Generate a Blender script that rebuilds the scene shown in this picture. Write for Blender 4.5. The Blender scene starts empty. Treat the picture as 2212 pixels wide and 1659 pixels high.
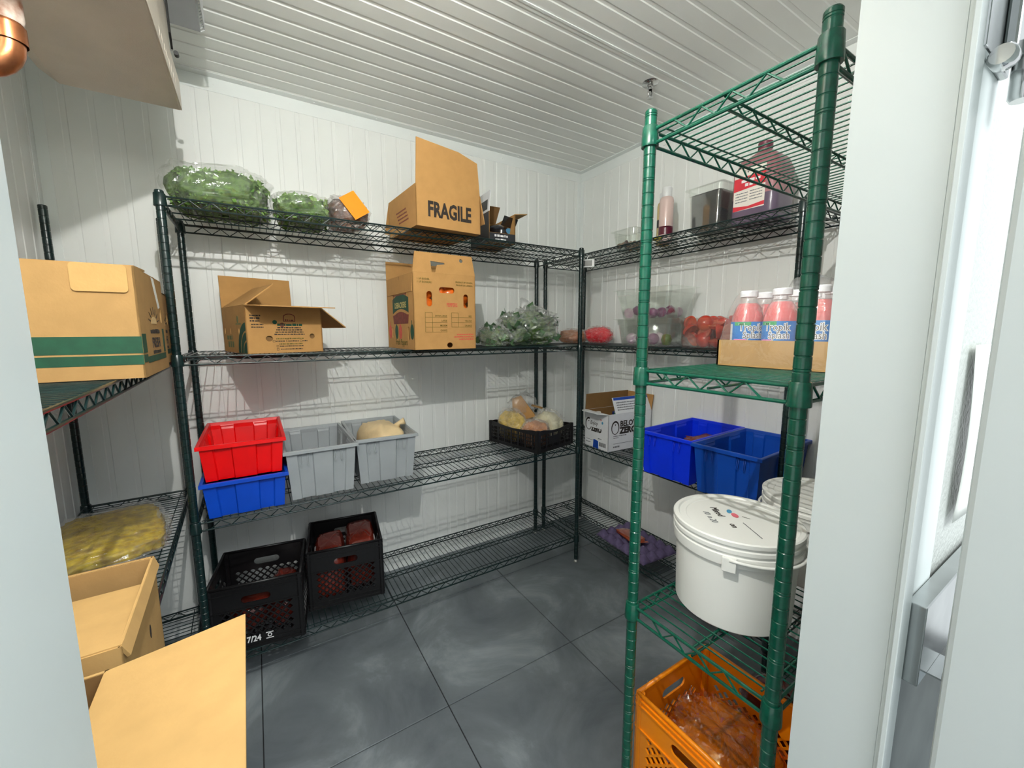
import bpy, bmesh, math, random
from mathutils import Vector, Matrix, Euler, noise
random.seed(7)
S = bpy.context.scene
COL = S.collection
# ------------------------------------------------------------------ camera
cam_d = bpy.data.cameras.new('camera'); cam = bpy.data.objects.new('camera', cam_d); COL.objects.link(cam)
cam_d.sensor_width = 36.0; cam_d.lens = 881.556 * 36.0 / 2212.0; cam_d.clip_start = 0.01
def cam_axes(yaw, pitch, roll):
    az = math.radians(225 + yaw); p = math.radians(pitch); r = math.radians(roll)
    F = Vector((math.cos(az) * math.cos(p), math.sin(az) * math.cos(p), math.sin(p)))
    R = F.cross(Vector((0, 0, 1))).normalized(); U = R.cross(F)
    return F, R * math.cos(r) + U * math.sin(r), U * math.cos(r) - R * math.sin(r)
F_, R_, U_ = cam_axes(12.938, -7.444, -0.172)
cam.matrix_world = Matrix(((R_.x, U_.x, -F_.x, 2.0196), (R_.y, U_.y, -F_.y, 2.3030), (R_.z, U_.z, -F_.z, 1.4126), (0, 0, 0, 1)))
S.camera = cam
# ------------------------------------------------------------------ world, large lights, exposure
w = bpy.data.worlds.new('kitchen_ambient'); S.world = w; w.use_nodes = True
w.node_tree.nodes['Background'].inputs[0].default_value = (0.92, 0.98, 1.0, 1)
w.node_tree.nodes['Background'].inputs[1].default_value = 0.68
ld = bpy.data.lights.new('kitchen_ceiling_light', 'AREA'); ld.shape = 'RECTANGLE'; ld.size = 2.4; ld.size_y = 1.2; ld.energy = 80; ld.color = (0.93, 0.98, 1)
lo = bpy.data.objects.new('kitchen_ceiling_light', ld); COL.objects.link(lo); lo.location = (0.85, 3.5, 2.75)
S.view_settings.view_transform = 'Standard'; S.view_settings.look = 'None'; S.view_settings.gamma = 1
S.view_settings.use_curve_mapping = False; S.view_settings.exposure = 0.68
LAMP = (2.02, 1.975, 2.20)      # bulb of the jar lamp over the door
LAMP_W = 34.5

# ------------------------------------------------------------------ helpers
def lin(c):
    return tuple(((v / 255) / 12.92 if v / 255 <= 0.04045 else ((v / 255 + 0.055) / 1.055) ** 2.4) for v in c)
MATS = {}
def mat(name, rgb, rough=0.5, metal=0.0, noise_scale=0, var=0.0, bump=0.0, bump_scale=None, spec=0.5, coat=0.0, rgb2=None, trans=0.0, alpha=1.0, sheen=0, sss=0):
    if name in MATS: return MATS[name]
    m = bpy.data.materials.new(name); m.use_nodes = True; nt = m.node_tree; b = nt.nodes['Principled BSDF']
    c = lin(rgb) + (1,)
    b.inputs['Base Color'].default_value = c; b.inputs['Roughness'].default_value = rough; b.inputs['Metallic'].default_value = metal
    b.inputs['Specular IOR Level'].default_value = spec; b.inputs['Coat Weight'].default_value = coat; b.inputs['Coat Roughness'].default_value = 0.1
    b.inputs['Transmission Weight'].default_value = trans; b.inputs['Alpha'].default_value = alpha
    if noise_scale:
        tc = nt.nodes.new('ShaderNodeTexCoord'); n = nt.nodes.new('ShaderNodeTexNoise'); n.inputs['Scale'].default_value = noise_scale; n.inputs['Detail'].default_value = 5
        nt.links.new(tc.outputs['Object'], n.inputs['Vector'])
        r = nt.nodes.new('ShaderNodeValToRGB'); e = r.color_ramp.elements
        c2 = lin(rgb2) if rgb2 else tuple(v * (1 - var) for v in c[:3])
        e[0].position = 0.35; e[1].position = 0.68; e[0].color = c2 + (1,); e[1].color = c if rgb2 else tuple(min(1, v * (1 + var * .5)) for v in c[:3]) + (1,)
        nt.links.new(n.outputs['Fac'], r.inputs['Fac']); nt.links.new(r.outputs['Color'], b.inputs['Base Color'])
    if bump:
        tc = nt.nodes.new('ShaderNodeTexCoord'); n = nt.nodes.new('ShaderNodeTexNoise'); n.inputs['Scale'].default_value = bump_scale or 200; n.inputs['Detail'].default_value = 3
        nt.links.new(tc.outputs['Object'], n.inputs['Vector'])
        bp = nt.nodes.new('ShaderNodeBump'); bp.inputs['Strength'].default_value = bump; bp.inputs['Distance'].default_value = 0.002
        nt.links.new(n.outputs['Fac'], bp.inputs['Height']); nt.links.new(bp.outputs['Normal'], b.inputs['Normal'])
    MATS[name] = m; return m
def film(name, tint=(255, 255, 255), lo_=0.05, hi=0.30, rough=0.12, scale=45, bump=0.6, milky=0.05):
    """thin clear plastic: see-through, with crinkled gloss"""
    m = bpy.data.materials.new(name); m.use_nodes = True; nt = m.node_tree; nt.nodes.remove(nt.nodes['Principled BSDF'])
    out = nt.nodes['Material Output']; tr = nt.nodes.new('ShaderNodeBsdfTransparent'); gl = nt.nodes.new('ShaderNodeBsdfGlossy'); df = nt.nodes.new('ShaderNodeBsdfDiffuse')
    t = lin(tint) + (1,); tr.inputs[0].default_value = t; df.inputs[0].default_value = t; gl.inputs[0].default_value = (1, 1, 1, 1); gl.inputs['Roughness'].default_value = rough
    tc = nt.nodes.new('ShaderNodeTexCoord'); n = nt.nodes.new('ShaderNodeTexNoise'); n.inputs['Scale'].default_value = scale; n.inputs['Detail'].default_value = 3; n.inputs['Distortion'].default_value = 0.8
    nt.links.new(tc.outputs['Object'], n.inputs['Vector']); bp = nt.nodes.new('ShaderNodeBump'); bp.inputs['Strength'].default_value = bump; bp.inputs['Distance'].default_value = 0.006
    nt.links.new(n.outputs['Fac'], bp.inputs['Height']); nt.links.new(bp.outputs['Normal'], gl.inputs['Normal'])
    lw = nt.nodes.new('ShaderNodeLayerWeight'); lw.inputs['Blend'].default_value = 0.35; nt.links.new(bp.outputs['Normal'], lw.inputs['Normal'])
    mr = nt.nodes.new('ShaderNodeMapRange'); mr.inputs['To Min'].default_value = lo_; mr.inputs['To Max'].default_value = hi; nt.links.new(lw.outputs['Facing'], mr.inputs['Value'])
    mx0 = nt.nodes.new('ShaderNodeMixShader'); mx0.inputs[0].default_value = milky; nt.links.new(tr.outputs[0], mx0.inputs[1]); nt.links.new(df.outputs[0], mx0.inputs[2])
    mx = nt.nodes.new('ShaderNodeMixShader'); nt.links.new(mr.outputs[0], mx.inputs[0]); nt.links.new(mx0.outputs[0], mx.inputs[1]); nt.links.new(gl.outputs[0], mx.inputs[2])
    nt.links.new(mx.outputs[0], out.inputs[0]); MATS[name] = m; return m

class MB:
    def __init__(s): s.v = []; s.f = []
    def add(s, V, Fs):
        o = len(s.v); s.v += [tuple(p) for p in V]; s.f += [tuple(i + o for i in f) for f in Fs]; return s
    def box(s, lo, hi, M=None):
        x0, y0, z0 = lo; x1, y1, z1 = hi
        V = [Vector(p) for p in ((x0, y0, z0), (x1, y0, z0), (x1, y1, z0), (x0, y1, z0), (x0, y0, z1), (x1, y0, z1), (x1, y1, z1), (x0, y1, z1))]
        if M: V = [M @ p for p in V]
        return s.add(V, [(0, 3, 2, 1), (4, 5, 6, 7), (0, 1, 5, 4), (1, 2, 6, 5), (2, 3, 7, 6), (3, 0, 4, 7)])
    def tube(s, pts, r, n=6, caps=True, closed=False):
        pts = [Vector(p) for p in pts]; rs = r if isinstance(r, (list, tuple)) else [r] * len(pts); rings = []
        N = len(pts); prev = None
        for i, p in enumerate(pts):
            a = pts[i - 1] if (i or closed) else p; b = pts[(i + 1) % N] if (i < N - 1 or closed) else p
            d = (b - a).normalized() if (b - a).length > 1e-9 else Vector((0, 0, 1))
            if prev is None: u = d.orthogonal().normalized()
            else:
                u = prev - d * prev.dot(d); u = u.normalized() if u.length > 1e-6 else d.orthogonal().normalized()
            prev = u; v = d.cross(u); rings.append([p + (u * math.cos(2 * math.pi * k / n) + v * math.sin(2 * math.pi * k / n)) * rs[i] for k in range(n)])
        return s.loft(rings, caps, closed)
    def loft(s, rings, caps=True, closed=False):
        n = len(rings[0]); V = [p for r in rings for p in r]; Fs = []
        m = len(rings)
        for i in range(m - (0 if closed else 1)):
            for k in range(n):
                j = (i + 1) % m; Fs.append((i * n + k, i * n + (k + 1) % n, j * n + (k + 1) % n, j * n + k))
        if caps and not closed: Fs += [tuple(range(n))[::-1], tuple((m - 1) * n + k for k in range(n))]
        return s.add(V, Fs)
    def lathe(s, prof, n=24, c=(0, 0, 0), caps=False):
        return s.loft([[Vector((c[0] + r * math.cos(2 * math.pi * k / n), c[1] + r * math.sin(2 * math.pi * k / n), c[2] + z)) for k in range(n)] for r, z in prof], caps)
    def mesh(s, me, M=None):
        V = [v.co.copy() for v in me.vertices]
        if M: V = [M @ p for p in V]
        return s.add(V, [tuple(p.vertices) for p in me.polygons])
    def xf(s, M): s.v = [tuple(M @ Vector(p)) for p in s.v]; return s
    def data(s, name, smooth=False):
        me = bpy.data.meshes.new(name); me.from_pydata(s.v, [], s.f); me.update()
        bm = bmesh.new(); bm.from_mesh(me); bmesh.ops.recalc_face_normals(bm, faces=bm.faces); bm.to_mesh(me); bm.free()
        if smooth: me.polygons.foreach_set('use_smooth', [True] * len(me.polygons))
        return me
    def build(s, name, m, parent=None, smooth=False, bevel=0, auto=None, loc=None):
        me = s.data(name, smooth)
        if auto is not None:
            me.polygons.foreach_set('use_smooth', [True] * len(me.polygons)); me.set_sharp_from_angle(angle=math.radians(auto))
        return link(name, me, m, parent, bevel, loc)
def link(name, me, m, parent=None, bevel=0, loc=None):
    o = bpy.data.objects.new(name, me); COL.objects.link(o); o.parent = parent
    if not me.materials: me.materials.append(m)
    elif me.materials[0] != m: o.material_slots[0].link = 'OBJECT'; o.material_slots[0].material = m
    if loc: o.location = loc
    if bevel:
        b = o.modifiers.new('bevel', 'BEVEL'); b.width = bevel; b.segments = 2; b.limit_method = 'ANGLE'; b.angle_limit = math.radians(50)
    return o
def thing(name, label, cat, loc=(0, 0, 0), rz=0.0, group=None):
    o = bpy.data.objects.new(name, None); COL.objects.link(o); o.location = loc; o.rotation_euler = (0, 0, math.radians(rz)); o.empty_display_size = 0.05
    return tag(o, label, cat, group)
def tag(o, label, cat, group=None):
    o['label'] = label; o['category'] = cat
    if group: o['group'] = group
    return o
def struct(o, label=None):
    o['kind'] = 'structure'
    if label: o['label'] = label
    return o
def empty(name, parent=None, loc=(0, 0, 0)):
    o = bpy.data.objects.new(name, None); COL.objects.link(o); o.parent = parent; o.location = loc; return o
def dup(o, parent=None, loc=None, rz=None, label=None):
    c = o.copy(); COL.objects.link(c); c.parent = parent
    if loc is not None: c.location = loc
    if rz is not None: c.rotation_euler = (0, 0, math.radians(rz))
    if label: c['label'] = label
    for ch in list(o.children): dup(ch, c)
    return c
def Rz(a): return Matrix.Rotation(math.radians(a), 4, 'Z')
def T(*p): return Matrix.Translation(Vector(p))
def frame(o, U, V, N):
    U = Vector(U); V = Vector(V); N = Vector(N); o = Vector(o)
    return Matrix(((U.x, V.x, N.x, o.x), (U.y, V.y, N.y, o.y), (U.z, V.z, N.z, o.z), (0, 0, 0, 1)))
def plate(outer, holes=(), th=0.004):
    cu = bpy.data.curves.new('tmp', 'CURVE'); cu.dimensions = '2D'; cu.fill_mode = 'BOTH'; cu.extrude = th / 2
    for loop in [outer] + list(holes):
        sp = cu.splines.new('POLY'); sp.points.add(len(loop) - 1); sp.use_cyclic_u = True
        for i, p in enumerate(loop): sp.points[i].co = (p[0], p[1], 0, 1)
    ob = bpy.data.objects.new('tmp', cu); me = bpy.data.meshes.new_from_object(ob)
    bpy.data.objects.remove(ob); bpy.data.curves.remove(cu); return me
def rrect(cx, cy, w_, h_, r, n=5):
    out = []
    for ax, ay, a0 in ((1, 1, 0), (-1, 1, 90), (-1, -1, 180), (1, -1, 270)):
        for k in range(n + 1):
            a = math.radians(a0 + 90 * k / n); out.append((cx + ax * (w_ / 2 - r) + r * math.cos(a), cy + ay * (h_ / 2 - r) + r * math.sin(a)))
    return out
def ell(cx, cy, a, b, n=18, rot=0):
    c, s = math.cos(math.radians(rot)), math.sin(math.radians(rot))
    return [(cx + a * math.cos(t) * c - b * math.sin(t) * s, cy + a * math.cos(t) * s + b * math.sin(t) * c) for t in (2 * math.pi * k / n for k in range(n))]
def text_mesh(body, size, bold=0.0, sx=1.0, align='LEFT', th=0.0004, shear=0.0):
    cu = bpy.data.curves.new('tmp', 'FONT'); cu.body = body; cu.size = size; cu.offset = bold; cu.extrude = th; cu.align_x = align; cu.resolution_u = 2; cu.shear = shear; cu.fill_mode = 'BOTH'
    ob = bpy.data.objects.new('tmp', cu); me = bpy.data.meshes.new_from_object(ob); bpy.data.objects.remove(ob); bpy.data.curves.remove(cu)
    for v in me.vertices: v.co.x *= sx
    return me
def fbm(p, sc, seed=0.0, oct_=3):
    return noise.fractal(Vector(p) * sc + Vector((seed, seed * 1.7, -seed)), 1.0, 2.0, oct_)
def blob(size, seed, amp=0.12, sc=6, nu=40, nv=22, flat=True, crumple=0.0, csc=30, power=0.8):
    """lumpy pillow sitting on z=0; size = full x, y, z"""
    mb = MB(); rings = []
    for j in range(nv + 1):
        ph = -math.pi / 2 + math.pi * j / nv; rr = []
        for i in range(nu):
            th = 2 * math.pi * i / nu
            d = Vector((math.cos(th) * math.cos(ph), math.sin(th) * math.cos(ph), math.sin(ph)))
            q = Vector([math.copysign(abs(c) ** power, c) for c in d])
            k = 1 + amp * fbm(d, sc / 3, seed) + (crumple * (abs(fbm(d, csc / 3, seed + 9, 2)) - .3) if crumple else 0)
            p = Vector((q.x * size[0] / 2 * k, q.y * size[1] / 2 * k, size[2] / 2 + q.z * size[2] / 2 * k))
            if flat and p.z < 0.004: p.z = max(0.0, 0.002 + 0.25 * p.z) if p.z > 0 else 0.0
            rr.append(p)
        rings.append(rr)
    return mb.loft(rings, True)

# ------------------------------------------------------------------ materials
M_WALL = mat('cooler_panel_white', (241, 244, 241), 0.36, noise_scale=3, var=0.03, bump=0.06, bump_scale=350)
M_CEIL = mat('cooler_ceiling_white', (240, 243, 239), 0.42, noise_scale=3, var=0.03, bump=0.10, bump_scale=350)
M_TRIM = mat('trim_white', (240, 245, 243), 0.34, noise_scale=4, var=0.02)
M_JAMB = mat('door_frame_white', (220, 227, 225), 0.30, noise_scale=4, var=0.02)
M_STUCCO = mat('embossed_panel_white', (192, 195, 190), 0.30, noise_scale=8, var=0.02, bump=1.0, bump_scale=120)
M_GROUT = mat('floor_grout', (38, 40, 42), 0.8, noise_scale=40, var=0.2)
M_GREEN = mat('green_epoxy_coating', (6, 82, 62), 0.26, noise_scale=60, var=0.25, coat=0.3)
M_DGREEN = mat('dark_green_epoxy_coating', (10, 38, 38), 0.30, noise_scale=60, var=0.3, coat=0.3)
M_FOOT = mat('zinc_leveling_foot', (190, 190, 185), 0.4, 0.6, noise_scale=50, var=0.1)
M_SHADOWRING = mat('black_ring', (12, 14, 14), 0.5, noise_scale=50, var=0.1)
def kraft(name, rgb, v=0.06): return mat(name, rgb, 0.82, noise_scale=26, var=v, bump=0.12, bump_scale=180, spec=0.2)
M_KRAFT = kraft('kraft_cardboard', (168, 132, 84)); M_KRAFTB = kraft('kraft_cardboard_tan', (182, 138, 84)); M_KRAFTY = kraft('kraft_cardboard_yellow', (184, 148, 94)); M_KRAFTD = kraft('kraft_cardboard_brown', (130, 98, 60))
M_CWHITE = mat('white_cardboard', (226, 228, 230), 0.6, noise_scale=20, var=0.04)
M_INKK = mat('black_print', (44, 36, 30), 0.7, noise_scale=80, var=0.2); M_INKO = mat('olive_print', (104, 92, 28), 0.75, noise_scale=80, var=0.2)
M_INKG = mat('green_print', (12, 70, 46), 0.7, noise_scale=50, var=0.18); M_INKR = mat('red_print', (206, 84, 66), 0.75, noise_scale=80, var=0.15); M_INKP = mat('brown_red_print', (120, 52, 40), 0.75, noise_scale=60, var=0.3)
M_INKB = mat('blue_tape', (16, 70, 170), 0.45, noise_scale=40, var=0.1); M_INKW = mat('white_print', (235, 235, 235), 0.6, noise_scale=40, var=0.03); M_INKGR = mat('grey_print', (120, 122, 126), 0.7, noise_scale=40, var=0.1)
M_DARK = mat('dark_hole', (34, 22, 14), 0.9, noise_scale=40, var=0.2)
M_FILM = film('clear_plastic_film'); M_FILM2 = film('crinkled_plastic_film', lo_=0.07, hi=0.42, rough=0.14, scale=55, bump=0.9, milky=0.10)
M_CLEAR = film('clear_polycarbonate', (250, 252, 250), lo_=0.03, hi=0.45, rough=0.06, scale=4, bump=0.02, milky=0.035)
M_STEEL = mat('stainless_steel', (186, 190, 190), 0.24, 0.95, noise_scale=14, var=0.12)
M_CHROME = mat('chrome', (205, 206, 206), 0.12, 1.0, noise_scale=30, var=0.08)

# ------------------------------------------------------------------ room shell
H = 2.499; LX = 2.6606; FY = 2.05; DX0, DX1 = 1.335, 2.099; DZ = 2.04; TH = 0.10
def ribs(a, b, pitch=0.08, g=0.021, dep=0.0022):
    """profile (s, depth) across a panel from a to b: shallow pressed grooves"""
    P = [(a, 0.0), (a + 0.0025, 0.003)]; s = a + 0.045
    while s + g < b - 0.015:
        P += [(s, 0.003), (s + 0.003, 0.003 - dep), (s + g - 0.003, 0.003 - dep), (s + g, 0.003)]; s += pitch
    return P + [(b - 0.0025, 0.003), (b, 0.0)]
def panel(parent, m, prof, t0, t1, fn):
    V = []; Fs = []
    for s, d in prof: V += [fn(s, t0, d), fn(s, t1, d)]
    for i in range(len(prof) - 1): Fs.append((2 * i, 2 * i + 1, 2 * i + 3, 2 * i + 2))
    MB().add(V, Fs).build('wall_panel' if parent.name.startswith('wall') else 'ceiling_panel', m, parent)
def slab(name, lo, hi, m, label):
    return struct(MB().box(lo, hi).build(name, m), label)
OUT = 0.0
wA = slab('wall_back', (-TH, -TH, 0), (LX + TH, 0, H + TH), M_WALL, 'white ribbed cooler wall behind the long shelving unit')
for a, b in ((0.0, 1.0), (1.0, 2.115), (2.115, LX)): panel(wA, M_WALL, ribs(a, b), 0, H, lambda s, t, d: (s, d, t))
wB = slab('wall_right', (-TH, 0, 0), (0, FY + TH, H + TH), M_WALL, 'white ribbed cooler wall at the end of the shelving')
for a, b in ((0.0, 0.236), (0.236, 1.340), (1.340, FY)): panel(wB, M_WALL, ribs(a, b), 0, H, lambda s, t, d: (d, s, t))
wC = slab('wall_left', (LX, 0, 0), (LX + TH, FY + TH, H + TH), M_WALL, 'white ribbed cooler wall under the evaporator')
for a, b in ((0.0, 1.05), (1.05, FY)): panel(wC, M_WALL, ribs(a, b), 0, H, lambda s, t, d: (LX - d, s, t))
ce = slab('ceiling', (0, 0, H), (LX, FY, H + TH), M_CEIL, 'white ribbed metal cooler ceiling')
for a, b in ((0.0, 1.05), (1.05, FY)): panel(ce, M_CEIL, ribs(a, b, dep=0.0028), 0, LX, lambda s, t, d: (t, s, H - d))
struct(MB().box((0, 1.046, H - 0.006), (LX, 1.055, H - 0.002)).build('trim_1', M_TRIM), 'bright sealant line along the ceiling panel joint')
# front wall with the doorway (camera looks through it)
wf = struct(MB().box((-0.6, FY, 0), (DX0, FY + TH, 2.75)).box((DX1, FY, 0), (3.4, FY + TH, 2.75)).box((DX0, FY, DZ), (DX1, FY + TH, 2.75)).build('wall_front', M_JAMB), 'insulated front wall of the cooler around the doorway')
MB().box((-0.6, FY + TH, 0), (1.205, FY + TH + 0.002, 2.75)).build('embossed_skin', M_STUCCO, wf)['label'] = 'embossed white outer skin beside the doorway'
# outer frame strip round the opening
t2 = MB().box((1.205, FY + TH, 0.0), (1.335, FY + TH + 0.006, 2.12)); t2.box((1.31, FY + TH + .006, 0), (1.345, FY + TH + .012, 2.12)); t2.box((1.335, FY + TH, DZ - .002), (2.11, FY + TH + .006, 2.12)); t2.box((2.097, FY + TH, 0), (2.23, FY + TH + .006, 2.12))
struct(t2.build('trim_2', M_JAMB, bevel=0.001), 'smooth white door frame strip on the outer wall')
struct(MB().box((1.15, 1.977, DZ + .012), (2.28, FY, DZ + .020)).box((1.15, 2.043, DZ + .02), (2.28, FY, DZ + .07)).build('trim_shade_ledge', M_TRIM), 'unseen white angle ledge added over the inside of the doorway to shade its reveals')  # added out of view: keeps the jar lamp's light off the door reveals
# coved trims
def angle_trim(name, runs, label):
    mb = MB()
    for lo, hi in runs: mb.box(lo, hi)
    return struct(mb.build(name, M_TRIM, bevel=0.0008), label)
angle_trim('trim_3', [((0.0425, 0.0, H - 0.062), (LX - .0425, 0.0055, H - .0056)), ((0, 0, H - 0.0055), (LX, 0.042, H))], 'white angle trim where back wall meets ceiling')
angle_trim('trim_4', [((0.0, 0, H - 0.062), (0.0055, FY, H - .0056)), ((0.0056, 0, H - 0.062), (0.0424, .0055, H - .0056)), ((0, .0422, H - 0.0055), (0.042, FY, H))], 'white angle trim where right wall meets ceiling')
angle_trim('trim_5', [((LX - 0.0055, 0, H - 0.062), (LX, FY, H - .0056)), ((LX - .042, .0422, H - 0.0055), (LX, FY, H))], 'white angle trim where left wall meets ceiling')
angle_trim('trim_6', [((0.0, 0, 0), (0.0055, 0.035, H - .0625)), ((0.0056, 0, 0), (0.035, 0.0055, H - .0625))], 'white corner angle between back and right walls')
angle_trim('trim_7', [((LX - 0.0055, 0, 0), (LX, 0.04, H - .0625)), ((LX - .04, 0, 0), (LX - .0056, 0.0055, H - .0625))], 'white corner angle between back and left walls')
rv = MB()
for i in range(9):
    rv.lathe([(0.004, 0), (0.003, 0.002), (0, 0.003)], 8, (0, 0, 0)) if False else None
    x = 0.25 + i * 0.29
    rv.box((x - .003, .020, H - .0075), (x + .003, .026, H - .0052)); rv.box((x + .1, .0052, H - .034), (x + .106, .0072, H - .028))
struct(rv.build('trim_8', mat('rivet_white', (240, 243, 242), 0.3, noise_scale=30, var=.02)), 'small white rivets along the ceiling trim')
# floor
fl = struct(MB().box((-0.6, -0.1, -0.06), (3.4, 4.4, -0.004)).build('floor', M_GROUT), 'dark grey tiled floor')
tm = bpy.data.materials.new('slate_porcelain'); tm.use_nodes = True; nt = tm.node_tree; b = nt.nodes['Principled BSDF']
tc = nt.nodes.new('ShaderNodeTexCoord'); oi = nt.nodes.new('ShaderNodeObjectInfo'); va = nt.nodes.new('ShaderNodeVectorMath'); va.operation = 'ADD'
nt.links.new(tc.outputs['Object'], va.inputs[0]); nt.links.new(oi.outputs['Location'], va.inputs[1])
n1 = nt.nodes.new('ShaderNodeTexNoise'); n1.inputs['Scale'].default_value = 2.6; n1.inputs['Detail'].default_value = 9; n1.inputs['Roughness'].default_value = 0.62; n1.inputs['Distortion'].default_value = 0.6
nt.links.new(va.outputs[0], n1.inputs['Vector']); r1 = nt.nodes.new('ShaderNodeValToRGB'); e = r1.color_ramp.elements
e[0].position = 0.33; e[0].color = lin((90, 97, 101)) + (1,); e[1].position = 0.72; e[1].color = lin((152, 160, 164)) + (1,)
e2 = r1.color_ramp.elements.new(0.52); e2.color = lin((112, 119, 123)) + (1,)
nt.links.new(n1.outputs['Fac'], r1.inputs['Fac']); nt.links.new(r1.outputs[0], b.inputs['Base Color'])
b.inputs['Roughness'].default_value = 0.5; b.inputs['Specular IOR Level'].default_value = 0.4
MATS['tile'] = tm
TXo, TYo, TS = 1.4937, 1.0038, 0.6
tile_me = MB().loft([[Vector((sx * (TS / 2 - i), sy * (TS / 2 - i), z)) for sx, sy in ((1, 1), (-1, 1), (-1, -1), (1, -1))] for i, z in ((0.0017, -0.012), (0.0017, -0.0012), (0.003, 0.0))]).data('floor_tile')
for i in range(-4, 4):
    for j in range(-2, 5):
        cx, cy = TXo + (i + .5) * TS, TYo + (j + .5) * TS
        if -0.35 < cx < 3.2 and -0.2 < cy < 4.2: link('floor_tile', tile_me, tm, fl, loc=(cx, cy, 0))

# ------------------------------------------------------------------ wire shelving
PH = 1.868
def post_mesh(top):
    prof = [(0.0, 0.02), (0.011, 0.02), (0.0127, 0.024)]; R = 0.0127; z = 1.7775 - 0.0254 * 68; k = -68
    while z < top - 0.012:
        if z > 0.04:
            prof += [(R, z - .0016), (R - .0011, z - .0004), (R - .0011, z + .0004), (R, z + .0016)]
            if (k + 2) % 5 == 0: prof += [(R, z + .0042), (R - .0009, z + .005), (R, z + .0058)]
        z += 0.0254; k += 1
    prof += [(R, top - .003), (R - .002, top), (0, top)]
    return MB().lathe(prof, 26).data('post', True)
POST = post_mesh(PH); POST.set_sharp_from_angle(angle=math.radians(18))
FOOT = MB().lathe([(0.004, 0.02), (0.004, 0.012), (0.011, 0.010), (0.0125, 0.0005), (0.0, 0.0)], 14).data('leveling_foot', True)
COLLAR = MB().lathe([(0.0127, -0.0405), (0.0176, -0.0405), (0.0180, -0.039), (0.0180, -0.034), (0.0163, -0.002), (0.0152, 0.0), (0.0127, 0.0)], 18).data('collar', True); COLLAR.set_sharp_from_angle(angle=math.radians(40))
RING = MB().tube([(0.0178 * math.cos(2 * math.pi * k / 20), 0.0178 * math.sin(2 * math.pi * k / 20), -0.0405) for k in range(20)], 0.0016, 6, closed=True).data('collar_ring', True)
def truss(mb, p0, p1, dz=0.028, r=0.0035, rw=0.0023, pitch=0.062, inset=0.0, zig_in=0.03):
    p0 = Vector(p0); p1 = Vector(p1); d = (p1 - p0); L = d.length; d.normalize(); dn = Vector((0, 0, -dz))
    mb.tube([p0, p1], r, 8); mb.tube([p0 + dn, p1 + dn], r, 8)
    n = max(2, int(round((L - 2 * zig_in) / (pitch / 2)))); q = []
    for i in range(n + 1):
        s = zig_in + (L - 2 * zig_in) * i / n; q.append(p0 + d * s + (Vector((0, 0, -r * .4)) if i % 2 == 0 else dn + Vector((0, 0, r * .4))))
    mb.tube(q, rw, 5)
def shelf(unit, L, D, z, m, pitch=0.0254):
    """one wire shelf, its mat wires at height z (top of wires)"""
    zr = z - 0.0044; e = 0.018
    mb = MB(); n = int((L - 2 * e) / pitch); off = (L - n * pitch) / 2
    for i in range(n + 1):
        x = off + i * pitch
        mb.tube([(x, -0.002, zr + 0.0006), (x, 0.004, zr + 0.0024), (x, D - 0.004, zr + 0.0024), (x, D + 0.002, zr + 0.0006)], 0.0017, 5)
    fr = MB()
    for y in (0.026, D - 0.026): fr.tube([(0.016, y, zr - 0.0009), (L - 0.016, y, zr - 0.0009)], 0.0019, 6)
    sh = fr.build('wire_shelf', m, unit); wm = mb.build('wire_mat', m, sh); wm['kind'] = 'stuff'
    for y in (0.0, D):
        t = MB(); truss(t, (0.014, y, zr), (L - 0.014, y, zr)); t.build('long_rail', m, sh)
    for x in (0.0, L):
        t = MB(); truss(t, (x, 0.014, zr), (x, D - 0.014, zr), zig_in=0.045); t.build('end_rail', m, sh)
    t = MB(); truss(t, (0.004, D / 2, zr - 0.002), (L - 0.004, D / 2, zr - 0.002), dz=0.020, r=0.0027, rw=0.0018); t.build('centre_strut', m, sh)
    for x in (0, L):
        for y in (0, D):
            link('collar', COLLAR, m, sh, loc=(x, y, zr + 0.008)); 
    return sh
def shelving(name, label, loc, rz, L, D, levels, m, group=None):
    u = thing(name, label, 'shelving unit', loc, rz, group)
    for x in (0, L):
        for y in (0, D):
            p = link('post', POST, m, u, loc=(x, y, 0)); link('leveling_foot', FOOT, M_FOOT, p)
    for z in levels: shelf(u, L, D, z, m)
    return u
Z4, Z3, Z2, Z1 = 1.8545, 1.3305, 0.7262, 0.1708
unitA = shelving('wire_shelving_unit', 'long dark green wire shelving unit along the back wall', (0.4406, 0.0861, 0), 0, 1.8081, 0.4303, (Z4, Z3, Z2, Z1), M_DGREEN)
unitB = shelving('wire_shelving_unit', 'dark green wire shelving unit on the right wall holding tubs and blue totes', (0.3688, 0.0861, 0), 90, 1.498, 0.3388, (Z4, Z3, Z2, Z1), M_DGREEN)
unitC = shelving('wire_shelving_unit', 'dark green wire shelving unit on the left wall under the evaporator', (2.636, 0.092, 0), 91.7, 1.92, 0.325, (1.3100, 0.7262, Z1), M_DGREEN)
unitD = shelving('wire_shelving_unit', 'bright green tall wire shelving unit beside the door frame with bottles and bucket', (0.0925, 1.6786, 0), 0, 1.19, 0.320, (1.8325, 1.3265, 0.7505, Z1), M_GREEN)

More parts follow.
